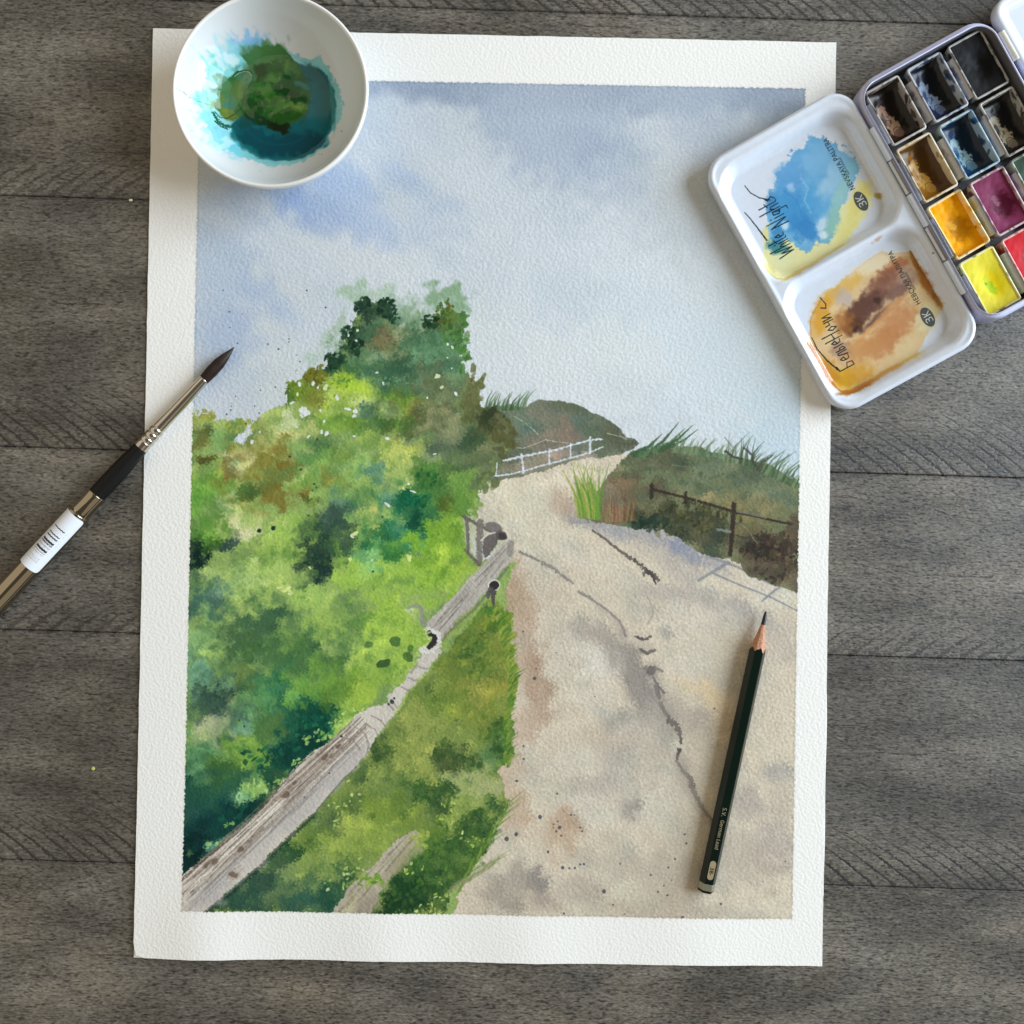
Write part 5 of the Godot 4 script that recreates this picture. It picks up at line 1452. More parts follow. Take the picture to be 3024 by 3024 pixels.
func paint_lid() -> ImageTexture:
	var w := 500
	var h := 886
	var p := painter(w, h, Color(0.845, 0.875, 0.925), 301, 0.9)
	var s := Vector2(w / (LX1 - LX0), h / (LZ1 - LZ0))
	p.to = Transform2D(0, s, 0, Vector2(-LX0 * s.x, -LZ0 * s.y))
	p.turn = TIN_TURN
	p.bend = func(q: Vector2) -> Vector2: return in_tin(q, 0.003)
	p.k = s.x * STEP * 1000.0
	p.frame(2050, 500, 0.5041)
	# upper well: yellow first, then blue
	p.wash(pts([960, 70, 1000, 120, 1040, 150, 1030, 210, 960, 330, 880, 440, 760, 510, 640, 580, 530, 650, 470, 655, 420, 610, 400, 550, 410, 470, 405, 400, 440, 320, 700, 380, 850, 250]), c8("eae7a2"), c8("e3e0a8"), 0.9, 3.0, 9.0, 0.12)
	p.blobs([[960, 180, 40, 110, 30, "e6dc80", 0.8], [900, 330, 40, 110, 30, "e2da86", 0.7], [1062, 170, 22, 16, 30, "ab9340", 0.9], [600, 610, 120, 12, -30, "d3b262", 0.8], [780, 500, 120, 9, -30, "d6bc6a", 0.8], [450, 600, 20, 50, -20, "d5c684", 0.7], [520, 540, 60, 50, 0, "dfe3b6", 0.7], [440, 380, 40, 60, 0, "dccf8a", 0.6]], 0.9, 0.35)
	p.stroke([405, 570, 430, 620, 470, 655, 520, 655, 600, 615, 700, 560, 860, 450], 9, 6, c8("cdb35f"), 0.75, 0.4)
	p.wash(pts([650, -205, 690, -170, 740, -175, 800, -145, 850, -100, 900, -60, 930, -30, 965, 20, 940, 60, 900, 130, 860, 230, 830, 320, 800, 420, 770, 440, 720, 430, 660, 490, 590, 460, 550, 400, 480, 440, 440, 480, 440, 300, 420, 250, 440, 160, 470, 60, 520, -10, 560, -60, 600, -110, 640, -130, 670, -170]), c8("85bde2"), c8("5fa6d8"), 0.95, 2.0, 10.0, 0.15)
	p.blobs([
		[560, 60, 90, 80, 0, "5f9fd6", 0.8], [600, 250, 110, 120, 20, "3f8fcc", 0.85], [520, 200, 70, 80, 0, "4a97cf", 0.8], [650, 350, 90, 60, 30, "3a86c6", 0.85], [690, 180, 80, 90, 0, "5aa5da", 0.8], [570, 0, 60, 40, 0, "6ba8dc", 0.7], [560, 110, 24, 24, 0, "a9cdec", 0.8], [700, -60, 60, 90, 30, "7fb8e2", 0.8], [800, 60, 50, 130, 30, "a6cce8", 0.75], [860, -40, 60, 60, 30, "7fb6de", 0.7], [900, 20, 40, 60, 30, "86c3d4", 0.7], [850, 150, 40, 100, 25, "a2d0cc", 0.75], [800, 320, 40, 100, 20, "9cc8b0", 0.7], [740, 330, 26, 50, 20, "cfe2f2", 0.8], [750, 390, 24, 20, 20, "e3eef6", 0.8], [530, 330, 20, 24, 0, "d9eaf4", 0.8], [450, 200, 30, 60, 0, "3f7fb4", 0.7], [480, 450, 50, 40, 20, "3a7f8a", 0.9], [520, 470, 40, 20, 0, "3f8a8f", 0.7], [490, 380, 30, 60, 0, "3c84b8", 0.8],
	], 1.0, 0.35)
	p.stroke([620, 60, 660, 120, 640, 190, 680, 260], 14, 6, c8("8fc4ea"), 0.6, 0.6)
	p.stroke([520, 130, 590, 180, 640, 300, 700, 330], 10, 5, c8("3a86c6"), 0.5, 0.6)
	p.stroke([580, 400, 620, 440, 640, 410], 8, 5, c8("2f78b8"), 0.6, 0.5)
	for e in [[565, -105, 10, 6], [545, -75, 9, 5], [870, -120, 8, 5], [925, -50, 7, 8], [858, -130, 6, 10], [905, -85, 8, 4], [560, -100, 5, 12]]:
		p.blob(e[0], e[1], e[2], e[3], 30, c8("6f9cc0"), 0.8, 0.4, 0.8)
	# lower well: ochre and brown
	p.wash(pts([1085, 490, 1150, 505, 1250, 490, 1275, 560, 1310, 600, 1350, 650, 1380, 720, 1440, 800, 1430, 830, 1390, 900, 1340, 990, 1300, 1080, 1200, 1140, 1100, 1200, 1000, 1260, 900, 1310, 850, 1300, 800, 1240, 740, 1150, 690, 1080, 655, 1020, 685, 980, 680, 880, 700, 830, 740, 760, 800, 720, 870, 650, 920, 600, 1000, 540]), c8("e2c792"), c8("d9b888"), 0.93, 2.0, 4.0, 0.2)
	p.blobs([
		[1050, 560, 130, 40, -20, "e9dec2", 0.8], [900, 680, 90, 40, -35, "dcb25c", 0.8], [800, 740, 60, 40, -30, "d9a94a", 0.8], [740, 860, 50, 110, 10, "d49a35", 0.85], [870, 750, 50, 50, 0, "b9aeb0", 0.7], [1180, 570, 60, 40, -20, "b06e48", 0.8], [1120, 620, 70, 40, -30, "9c6248", 0.8], [1230, 640, 70, 60, 0, "a98a80", 0.7], [1080, 700, 110, 60, -40, "82574a", 0.85], [1180, 720, 80, 40, -40, "7a5a55", 0.8], [960, 830, 120, 60, -45, "5f3f36", 0.92], [1040, 790, 90, 50, -45, "654640", 0.85], [930, 920, 60, 46, -30, "56372c", 0.92], [1060, 880, 100, 20, -45, "694a44", 0.85], [1060, 770, 22, 18, 0, "45302c", 0.8], [940, 940, 20, 20, 0, "3f2a26", 0.8], [870, 900, 60, 70, 0, "a96e3a", 0.7], [1030, 930, 90, 12, -42, "d9a468", 0.8], [1150, 810, 120, 16, -42, "cf9a66", 0.75],
		[1180, 900, 130, 80, -40, "c3865a", 0.8], [1100, 1020, 130, 70, -35, "bd8254", 0.8], [960, 1060, 110, 60, -30, "c58e58", 0.8], [850, 1050, 50, 50, 0, "9a7a68", 0.7], [1330, 660, 24, 90, -25, "a8641f", 0.85], [1400, 770, 14, 60, -28, "9a5f1e", 0.9], [1280, 560, 14, 60, -30, "a5661f", 0.85], [1350, 880, 60, 90, 25, "dcd8b0", 0.7], [1240, 1050, 70, 70, 0, "dcc79c", 0.7], [880, 1230, 70, 60, 20, "d8a91f", 0.9], [950, 1200, 90, 60, -20, "d09a3a", 0.8], [800, 1180, 40, 90, -30, "c98a2a", 0.8], [700, 1060, 16, 60, -25, "a85f22", 0.9], [760, 1180, 14, 110, -30, "ab6226", 0.9], [880, 1310, 60, 14, -10, "9c5a1e", 0.9], [980, 1270, 110, 14, -28, "b0702a", 0.85], [1130, 1180, 110, 12, -28, "c99440", 0.8], [1250, 1110, 70, 9, -28, "d6b45a", 0.7],
	], 1.0, 0.4)
	p.stroke([655, 1020, 690, 1070, 740, 1150, 800, 1240, 840, 1295, 880, 1318, 930, 1305, 1010, 1262], 16, 12, c8("a0591f"), 0.75, 0.4)
	p.stroke([1250, 492, 1300, 580, 1360, 680, 1432, 808], 8, 6, c8("8f4f14"), 0.75, 0.5)
	p.stroke([685, 985, 680, 880, 705, 825, 745, 758], 5, 5, c8("b07a30"), 0.7, 0.5)
	p.blobs([[1050, 430, 24, 9, -35, "c9a28a", 0.7], [1020, 452, 10, 5, 0, "c9a890", 0.7], [1350, 518, 4, 4, 0, "3a3a3a", 0.9]], 0.5, 0.8)
	p.melt(3.5, 0.65, 0.5)
	# handwriting, as pen strokes: «White Nights» and «Белые Ночи»
	var ink := c8("14262e")
	write_script(p, "White", Vector2(585, 478), 64.0, 96.0, ink)
	write_script(p, "Nights", Vector2(548, 306), 78.0, 96.0, ink)
	p.stroke([296, 252, 330, 290, 380, 355, 425, 415], 5, 9, ink, 0.92, 0.3)
	p.stroke([296, 98, 330, 140, 380, 168, 440, 182], 5, 7, ink, 0.92, 0.3)
	write_script(p, "Белые", Vector2(935, 1140), 78.0, 92.0, ink)
	write_script(p, "Ночи", Vector2(862, 972), 84.0, 92.0, ink)
	p.stroke([690, 985, 720, 1050, 780, 1120, 842, 1174], 5, 9, ink, 0.92, 0.3)
	p.stroke([735, 752, 768, 790, 768, 815, 740, 812], 5, 7, ink, 0.92, 0.3)
	return p.texture()


# pen letters: each is a list of strokes in letter heights, read along the lid's long side
func write_script(p: Painter, text: String, at: Vector2, wide: float, high: float, ink: Color) -> void:
	var letters := {
		"W": [0.78, [0.0, 1.0, 0.14, 0.0, 0.32, 0.75, 0.46, 0.0, 0.68, 1.1]], "h": [0.42, [0.04, 1.35, 0.0, 0.0], [0.02, 0.4, 0.14, 0.62, 0.28, 0.5, 0.28, 0.0]], "i": [0.22, [0.05, 0.62, 0.04, 0.0], [0.08, 0.86, 0.1, 0.92]],
		"t": [0.3, [0.1, 1.2, 0.06, 0.1, 0.2, 0.02], [-0.05, 0.72, 0.28, 0.8]], "e": [0.4, [0.02, 0.3, 0.28, 0.38, 0.2, 0.64, 0.04, 0.46, 0.06, 0.1, 0.3, 0.06]], "N": [0.62, [0.0, 0.0, 0.06, 1.15], [0.06, 1.1, 0.4, 0.0, 0.46, 1.3]],
		"g": [0.44, [0.28, 0.58, 0.08, 0.6, 0.02, 0.26, 0.18, 0.12, 0.3, 0.58, 0.28, -0.35, 0.04, -0.35]], "s": [0.34, [0.28, 0.62, 0.06, 0.5, 0.26, 0.22, 0.0, 0.04]],
		"Б": [0.56, [0.42, 1.05, 0.02, 1.0, 0.0, 0.0, 0.3, 0.02, 0.36, 0.36, 0.02, 0.5]], "л": [0.42, [0.0, 0.02, 0.14, 0.6, 0.28, 0.6, 0.3, 0.0]], "ы": [0.54, [0.02, 0.62, 0.0, 0.0, 0.2, 0.08, 0.18, 0.34, 0.02, 0.36], [0.38, 0.62, 0.38, 0.0]], "е": [0.4, [0.02, 0.3, 0.28, 0.38, 0.2, 0.64, 0.04, 0.46, 0.06, 0.1, 0.3, 0.06]],
		"Н": [0.6, [0.02, 1.15, 0.0, 0.0], [0.42, 1.2, 0.4, 0.0], [0.0, 0.5, 0.42, 0.56]], "о": [0.4, [0.16, 0.6, 0.0, 0.34, 0.12, 0.04, 0.28, 0.3, 0.16, 0.6]], "ч": [0.42, [0.02, 0.62, 0.04, 0.34, 0.26, 0.36], [0.3, 0.64, 0.28, 0.0]], "и": [0.44, [0.02, 0.62, 0.02, 0.02, 0.28, 0.58, 0.3, 0.0]],
	}
	var along := Vector2(-0.485, -0.875) * wide
	var up := Vector2(-0.875, 0.485) * high
	var x := 0.0
	for ch in text:
		var shape: Array = letters[ch]
		for n in range(1, shape.size()):
			var line := []
			for q in range(0, shape[n].size(), 2):
				var z: Vector2 = at + along * (x + shape[n][q]) + up * shape[n][q + 1]
				line.append_array([z.x, z.y])
			p.stroke(line, 7, 5, ink, 0.92, 0.25)
		x += shape[0]


func print_on(parent: Node3D, mesh: TextMesh, at: Vector3, material: Material, called := "lettering") -> MeshInstance3D:
	var o := part(called, mesh, material, parent)
	o.transform = Transform3D(Basis(Vector3(0, 0, -1), Vector3(-1, 0, 0), Vector3(0, 1, 0)) * float(mesh.get_meta("scale")), at)
	return o


func paint_tin() -> void:
	var t := thing("paint_tin", "white and lavender hinged metal paint tin opened over the paper's corner", "paint tin", TIN, deg_to_rad(TIN_TURN))
	var mm := 0.001
	# the open lid, used as a palette
	var s := Shape.new()
	var rows := []
	var uvs := []
	var nx := 98
	var nz := 176
	for n in nz + 1:
		var row := []
		var uv := []
		for m in nx + 1:
			var x := lerpf(LX0, LX1, float(m) / nx)
			var z := lerpf(LZ0, LZ1, float(n) / nz)
			var c := Vector2(clampf(x, LX0 + 11, LX1 - 11), clampf(z, LZ0 + 11, LZ1 - 11))
			var d := Vector2(x, z) - c
			if d.length() > 11.0:
				d = d.normalized() * 11.0
			x = c.x + d.x
			z = c.y + d.y
			row.append(Vector3(x, lid_height(x, z), z) * mm)
			uv.append(Vector2((x - LX0) / (LX1 - LX0), (z - LZ0) / (LZ1 - LZ0)))
		rows.append(row)
		uvs.append(uv)
	s.sheet(rows, false, "up", uvs)
	var top := 0.0079
	var white := Shape.new()
	rim_loft(white, LX0 * mm, LX1 * mm, LZ0 * mm, LZ1 * mm, 0.011, [Vector2(0.0, top), Vector2(0.0, 0.005), Vector2(0.0002, 0.003), Vector2(0.0012, 0.0016), Vector2(0.003, 0.0013)])
	white.fan(round_rect(LX0 * mm + 0.003, LX1 * mm - 0.003, LZ0 * mm + 0.003, LZ1 * mm - 0.003, 0.008, 0.0013), Vector3.DOWN)
	var enamel := StandardMaterial3D.new()
	enamel.albedo_texture = paint_lid()
	enamel.roughness = 0.2
	enamel.clearcoat_enabled = true
	enamel.clearcoat = 0.6
	enamel.clearcoat_roughness = 0.05
	var lid := part("palette_lid", s.mesh(), enamel, t)
	# it leans: its outer edge lies on the paper, its hinge edge is as high as the box
	lid.transform = Transform3D(Basis(), Vector3(LX0 * mm, 0, 0)) * Transform3D(Basis.from_euler(Vector3(0, 0, deg_to_rad(3.9))), Vector3.ZERO) * Transform3D(Basis(), Vector3(-LX0 * mm, 0, 0))
	part("lid_skirt", white.mesh(), M.enamel, lid)
	# printing in the two wells
	for e in [["NEVSKAYA PALITRA", Vector2(890, 973 - 500 / 0.5041 * 0.0), 0], ["НЕВСКАЯ ПАЛИТРА", Vector2(1218, 645), 1]]:
		var q := in_tin(Vector2(2050 + 838 * 0.5041, 975 * 0.5041) if e[2] == 0 else Vector2(2050 + 1218 * 0.5041, 500 + 645 * 0.5041), 0.003)
		print_on(lid, lettering(e[0], 0.0030, false, 500), Vector3(q.x * mm, 0.00275, q.y * mm), M.ink)
		q = in_tin(Vector2(2050 + 868 * 0.5041, 985 * 0.5041) if e[2] == 0 else Vector2(2050 + 1252 * 0.5041, 500 + 662 * 0.5041), 0.003)
		print_on(lid, lettering("SAINT PETERSBURG", 0.001, false), Vector3(q.x * mm, 0.00275, q.y * mm), M.logo)
		q = in_tin(Vector2(2050 + 966 * 0.5041, 1190 * 0.5041) if e[2] == 0 else Vector2(2050 + 1353 * 0.5041, 500 + 872 * 0.5041), 0.003)
		var oval := Shape.new()
		var ring := []
		for k in 32:
			var a := TAU * k / 32
			ring.append(Vector3(cos(a) * 0.0026, 0.0, sin(a) * 0.0046))
		oval.fan(ring, Vector3.UP)
		var o := part("logo_oval", oval.mesh(), M.logo, lid)
		o.position = Vector3(q.x * mm, 0.00272, q.y * mm)
		print_on(lid, lettering("ЗК", 0.0046, false, 500), Vector3(q.x * mm, 0.0028, q.y * mm), M.logo_white)
	# the box
	s = Shape.new()
	var steps := []
	for q in smooth(pts([0.002, 0.0, 0.0004, 0.0008, 0.0, 0.003, 0.0, 0.011, 0.0003, 0.0138, 0.0012, 0.0149, 0.0021, 0.0152]), 4):
		steps.append(q)
	rim_loft(s, 0.0018, 0.0692, -0.0592, 0.0596, 0.0115, steps, "out", 0.25)
	rim_loft(s, 0.0018, 0.0692, -0.0592, 0.0596, 0.0115, [Vector2(0.0021, 0.0152), Vector2(0.0022, 0.0166), Vector2(0.0024, 0.0170), Vector2(0.0028, 0.0170), Vector2(0.003, 0.0166)], "out", 0.25)
	s.fan(round_rect(0.0038, 0.0672, -0.0572, 0.0576, 0.0095, 0.0), Vector3.DOWN)
	part("box", s.mesh(), M.lavender, t)
	s = Shape.new()
	rim_loft(s, 0.0018, 0.0692, -0.0592, 0.0596, 0.0115, [Vector2(0.003, 0.0166), Vector2(0.0031, 0.003), Vector2(0.0045, 0.0022)], "down", 0.25)
	s.fan(round_rect(0.0063, 0.0647, -0.0547, 0.0551, 0.007, 0.0022), Vector3.UP)
	part("box_inside", s.mesh(), M.tin_inside, t)
	# the tray's springy clips, one at the left of every pan
	var tray := Shape.new()
	for x in [4.3, 24.7, 45.6]:
		box(tray, (x - 1.1) * mm, (x + 1.1) * mm, 0.0024, 0.0066, -0.0525, 0.0545)
	var tray_part := part("tray", tray.mesh(), M.tin_inside, t)
	var clip := Shape.new()
	var a0 := []
	var a1 := []
	var a2 := []
	var a3 := []
	for n in 9:
		var z := lerpf(-0.0095, 0.0095, n / 8.0)
		a0.append(Vector3(-0.0034, 0.0066, z))
		a1.append(Vector3(-0.0030, 0.0098, z))
		a2.append(Vector3(-0.0004, 0.0136, z))
		a3.append(Vector3(0.0002, 0.0138, z))
	clip.sheet([a0, a1, a2, a3], false, "up")
	var b2 := []
	var b3 := []
	for n in 9:
		b2.append(a3[n] + Vector3(0.0003, -0.0004, 0))
		b3.append(a0[n] + Vector3(0.0004, -0.0002, 0))
	clip.sheet([a3, b2], false, "out")
	clip.sheet([b2, b3], false, "down")
	var clip_mesh := clip.mesh()
	var clip_steel := plain(Color(0.34, 0.33, 0.34).linear_to_srgb(), 0.3, 0.9)
	for column in 3:
		for row in 4:
			var o := part("clip", clip_mesh, clip_steel, tray_part)
			o.position = Vector3([6.0, 26.5, 46.8][column] * mm, 0, (-54.8 + 28.2 * row + 15.0) * mm)
	# the hinge
	for e in [[-39.7, -23.6, 0], [-23.3, -7.0, 1], [-6.7, 9.0, 0], [9.3, 25.8, 1], [26.1, 42.2, 0]]:
		s = Shape.new()
		var ring := []
		for q in [[0.0, e[0]], [1.25, e[0]], [1.5, e[0] + 0.25], [1.5, e[1] - 0.25], [1.25, e[1]], [0.0, e[1]]]:
			var row := []
			for k in 16:
				var a := TAU * k / 16
				row.append(Vector3(1.5 + cos(a) * maxf(q[0], 0.01), 14.6 + sin(a) * maxf(q[0], 0.01), q[1]) * mm)
			ring.append(row)
		for k in ring.size() - 1:
			s.sheet([ring[k], ring[k + 1]], true, "out")
		part("hinge_knuckle", s.mesh(), M.steel if e[2] == 1 else M.enamel, t)
		if e[2] == 1:
			s = Shape.new()
			box(s, -1.2 * mm, 0.6 * mm, 0.0118, 0.0136, (e[0] + 0.3) * mm, (e[1] - 0.3) * mm)
			part("hinge_slot", s.mesh(), M.black_paint, t)
	# the second leaf, folded out to the right
	s = Shape.new()
	var leaf := []
	for q in smooth(pts([0.004, 0.0095, 0.0008, 0.0100, 0.0, 0.0115, 0.0, 0.0150, 0.0006, 0.0160, 0.0018, 0.0162, 0.0030, 0.0157, 0.0042, 0.0146, 0.0066, 0.0140]), 4):
		leaf.append(q)
	rim_loft(s, 0.0705, 0.140, -0.0612, 0.0616, 0.0075, leaf)
	s.fan(round_rect(0.0771, 0.1334, -0.0546, 0.055, 0.001, 0.0140), Vector3.UP)
	s.fan(round_rect(0.0745, 0.136, -0.0572, 0.0576, 0.0035, 0.0095), Vector3.DOWN)
	part("fold_out_leaf", s.mesh(), M.enamel, t)
	s = Shape.new()
	var kn := []
	for q in [[0.0, -49.0], [1.3, -49.0], [1.5, -48.7], [1.5, -35.3], [1.3, -35.0], [0.0, -35.0]]:
		var row := []
		for k in 16:
			var a := TAU * k / 16
			row.append(Vector3(69.9 + cos(a) * maxf(q[0], 0.01), 15.0 + sin(a) * maxf(q[0], 0.01), q[1]) * mm)
		kn.append(row)
	for k in kn.size() - 1:
		s.sheet([kn[k], kn[k + 1]], true, "out")
	part("leaf_hinge", s.mesh(), M.cream_plastic, t)
	pans()


# ---------------------------------------------------------------- the pans of paint
func pan_texture(kind: int, c: Array) -> ImageTexture:
	# c: main colour, dark colour, light colour; kind 0 worn down to the plastic, 1 full with a hollow
	var p := painter(72, 113, c8(c[0]), 400 + kind * 7 + c[0].hash() % 50, 0.35)
	p.to = Transform2D(0, Vector2(72, 113), 0, Vector2.ZERO)
	p.k = 72
	p.frame(0, 0, 1.0)
	if kind == 0:
		p.blob(0.80, 0.5, 0.36, 0.9, 0, c8(c[1]), 0.92, 0.5, 0.2)
		p.blob(0.12, 0.3, 0.2, 0.5, 0, c8(c[1]), 0.75, 0.6, 0.3)
		p.blob(0.5, 0.04, 0.6, 0.14, 0, c8(c[1]), 0.7, 0.6, 0.3)
		p.blob(0.36, 0.36, 0.15, 0.2, 15, c8(c[2]), 0.9, 0.25, 0.35)
		p.blob(0.43, 0.64, 0.2, 0.28, -8, c8(c[2]), 0.95, 0.2, 0.3)
		p.blob(0.50, 0.83, 0.15, 0.13, 0, c8(c[2]).lerp(c8(c[0]), 0.4), 0.95, 0.2, 0.25)
		p.blob(0.30, 0.5, 0.06, 0.2, 10, c8(c[0]), 0.7, 0.4, 0.4)
		p.stroke([0.34, 0.52, 0.48, 0.56, 0.36, 0.66, 0.34, 0.52], 0.018, 0.018, c8(c[0]).darkened(0.3), 0.6, 0.3)
		p.stroke([0.36, 0.80, 0.42, 0.72, 0.54, 0.71, 0.64, 0.78, 0.66, 0.9], 0.02, 0.02, c8(c[0]).darkened(0.4), 0.7, 0.3)
		p.stroke([0.44, 0.58, 0.47, 0.56, 0.49, 0.6, 0.45, 0.62, 0.44, 0.58], 0.018, 0.018, c8(c[0]), 0.7, 0.3)
	else:
		p.dabs(0.5, 0.5, 0.5, 0.55, 30, 0.1, [c[0], c[2], c[1]], 0.18)
		p.blob(0.58, 0.55, 0.36, 0.42, -14, c8(c[1]), 0.55, 0.6, 0.2)
		p.blob(0.58, 0.57, 0.27, 0.32, -14, c8(c[1]), 0.9, 0.35, 0.25)
		p.blob(0.45, 0.45, 0.1, 0.16, -10, c8(c[2]), 0.55, 0.5, 0.5)
		p.dabs(0.42, 0.5, 0.14, 0.24, 6, 0.045, [c[2], c[0]], 0.6)
		if c[0] == "ddd03c":
			p.blob(0.46, 0.6, 0.11, 0.24, -18, c8("a5c41a"), 0.95, 0.3, 0.4)
			p.blob(0.40, 0.5, 0.03, 0.05, 0, c8("6f8416"), 0.9, 0.4, 0.3)
	return p.texture()


func pans() -> void:
	var mm := 0.001
	var base := Transform3D(Basis.from_euler(Vector3(0, deg_to_rad(TIN_TURN), 0)), TIN)
	var cup_shape := Shape.new()
	# a little open box of thin plastic with a flat rim
	rim_loft(cup_shape, -0.0085, 0.0085, -0.0133, 0.0133, 0.0014, [Vector2(0.0010, 0.0), Vector2(0.0, 0.0094)])
	rim_loft(cup_shape, -0.0085, 0.0085, -0.0133, 0.0133, 0.0014, [Vector2(0.0, 0.0094), Vector2(0.0001, 0.0097), Vector2(0.0004, 0.0099), Vector2(0.0008, 0.0099), Vector2(0.0010, 0.0097)])
	rim_loft(cup_shape, -0.0085, 0.0085, -0.0133, 0.0133, 0.0014, [Vector2(0.0010, 0.0097), Vector2(0.0014, 0.0012)], "down")
	cup_shape.fan(round_rect(-0.0071, 0.0071, -0.0119, 0.0119, 0.0003, 0.0012), Vector3.UP)
	cup_shape.fan(round_rect(-0.0075, 0.0075, -0.0123, 0.0123, 0.0005, 0.0), Vector3.DOWN)
	var cup_mesh := cup_shape.mesh()
	var bump := FastNoiseLite.new()
	bump.frequency = 220.0
	bump.fractal_octaves = 3
	# column, row, name, kind, colours, level of paint, wall stain, label
	for e in [
		[0, 0, 0, ["2c170f", "0e0603", "b8937c"], 3.2, "a58a7c", "small pan of nearly black dark brown paint worn to pale plastic, beside the hinge"],
		[0, 1, 0, ["9c6a18", "452c06", "cda452"], 3.8, "c9a44a", "small pan of yellow ochre paint between the dark brown and deep yellow pans"],
		[0, 2, 1, ["f2a900", "b87a00", "ffcf5c"], 6.6, "e8e0b0", "small pan of deep golden yellow paint with white rim and wet lumps"],
		[0, 3, 1, ["ddd03c", "e6cf14", "a3bf1e"], 9.4, "e9e48a", "brim-full pan of pale lemon yellow paint with a green smear"],
		[1, 0, 0, ["1c2c5c", "070b10", "8fa6c4"], 3.0, "93a88a", "small pan of indigo blue paint worn to pale plastic, greenish inside walls"],
		[1, 1, 0, ["064a80", "031a2c", "a4c8d4"], 3.2, "6fa3b4", "small pan of bright Prussian blue paint with a pale worn middle"],
		[1, 2, 1, ["7a2f52", "4a0a24", "a8708c"], 8.6, "7a4a5c", "small full pan of dark crimson paint above the bright red pan"],
		[1, 3, 1, ["c4202a", "7a0a16", "e8605a"], 8.8, "d85a58", "small full pan of bright red paint at the photograph's right edge"],
		[2, 0, 1, ["17171a", "040405", "2c2d36"], 9.2, "2c2c32", "full pan of black paint in the tin's upper corner"],
		[2, 1, 0, ["241f1e", "0a0808", "b9ae93"], 3.4, "8a8478", "small pan of dark grey paint with white rim, below the black pan"],
		[2, 2, 1, ["3a4f40", "16251c", "6a7f6c"], 7.0, "9a9f8a", "small pan of dull dark green paint below the dark grey pan"],
	]:
		var column: int = e[0]
		var row: int = e[1]
		var at := Vector3([14.6, 35.4, 55.7][column], 3.6, -41.5 + 28.2 * row) * mm
		var t := thing("paint_pan", e[6], "paint pan", base * at, deg_to_rad(TIN_TURN), "pans of paint in the tin")
		if column == 0 and row == 2:
			t.rotation.y += deg_to_rad(1.5)
		var stain := plain(c8(e[5]).lerp(Color(0.9, 0.9, 0.88), 0.3 if e[2] == 0 else 0.1), 0.3)
		stain.albedo_texture = rim_stain(c8(e[3][0]), 500 + column * 10 + row)
		stain.albedo_color = Color.WHITE
		stain.uv1_triplanar = true
		stain.uv1_scale = Vector3(38, 38, 38)
		part("cup", cup_mesh, stain, t)
		var s := Shape.new()
		var rows := []
		var uvs := []
		var level: float = e[4] * mm
		for n in 27:
			var r := []
			var uv := []
			for m in 19:
				var u := m / 18.0
				var v := n / 26.0
				var dip: float = exp(-(pow((u - 0.55) / 0.3, 2.0) + pow((v - 0.55) / 0.34, 2.0)))
				var y: float = level - dip * (0.0016 if e[2] == 1 else 0.0012)
				if e[2] == 0:
					y += 0.0022 * (exp(-u / 0.09) + exp(-(1.0 - u) / 0.12) + exp(-v / 0.07) + exp(-(1.0 - v) / 0.06))
				y += 0.0002 * bump.get_noise_3d(u * 0.02 + column * 0.3, v * 0.03, row * 0.2) * (3.0 if e[0] == 0 and row == 2 else 1.0)
				r.append(Vector3(lerpf(-0.00745, 0.00745, u), minf(y, 0.0096), lerpf(-0.01225, 0.01225, v)))
				uv.append(Vector2(u, v))
			rows.append(r)
			uvs.append(uv)
		s.sheet(rows, false, "up", uvs)
		var cake := StandardMaterial3D.new()
		cake.albedo_texture = pan_texture(e[2], e[3])
		cake.roughness = 0.5 if e[2] == 1 else 0.25
		cake.metallic_specular = 0.25 if e[2] == 1 else 0.4
		part("paint_cake", s.mesh(), cake, t)


func rim_stain(c: Color, seed_: int) -> ImageTexture:
	var p := painter(64, 64, Color(0.9, 0.9, 0.87), seed_, 0.6)
	p.to = Transform2D(0, Vector2(64, 64), 0, Vector2.ZERO)
	p.k = 64
	p.frame(0, 0, 1.0)
	p.rng.seed = seed_
	p.wash(pts([-1, -1, 2, -1, 2, 2, -1, 2]), c.lerp(Color(0.88, 0.88, 0.84), 0.55), c, 0.38)
	p.dabs(0.5, 0.5, 0.6, 0.6, 32, 0.08, [c.to_html(false), c.darkened(0.6).to_html(false)], 0.75, 0.0, 90.0)
	return p.texture()


# ---------------------------------------------------------------- brush and pencil
# lathed along a line: stations (mm from the tip, radius in mm)
func turned(shape: Shape, stations: Array, start: Vector3, along: Vector3, around_ := 48, squash := 1.0, span := PI, tilt := 0.0) -> void:
	var side := along.cross(Vector3.UP).normalized()
	var up := side.cross(along).normalized()
	var rows := []
	var uvs := []
	var part_of := span < PI - 0.001
	var count := around_ + 1 if part_of else around_
	for q in stations:
		var row := []
		var uv := []
		for k in count:
			var a := tilt + lerpf(-span, span, float(k) / around_)
			row.append(start + along * q.x * 0.001 + (side * sin(a) + up * cos(a) * squash) * maxf(q.y, 0.005) * 0.001)
			uv.append(Vector2(float(k) / around_, (q.x - stations[0].x) / (stations[-1].x - stations[0].x)))
		rows.append(row)
		uvs.append(uv)
	shape.sheet(rows, not part_of, "up" if part_of else "out", uvs)


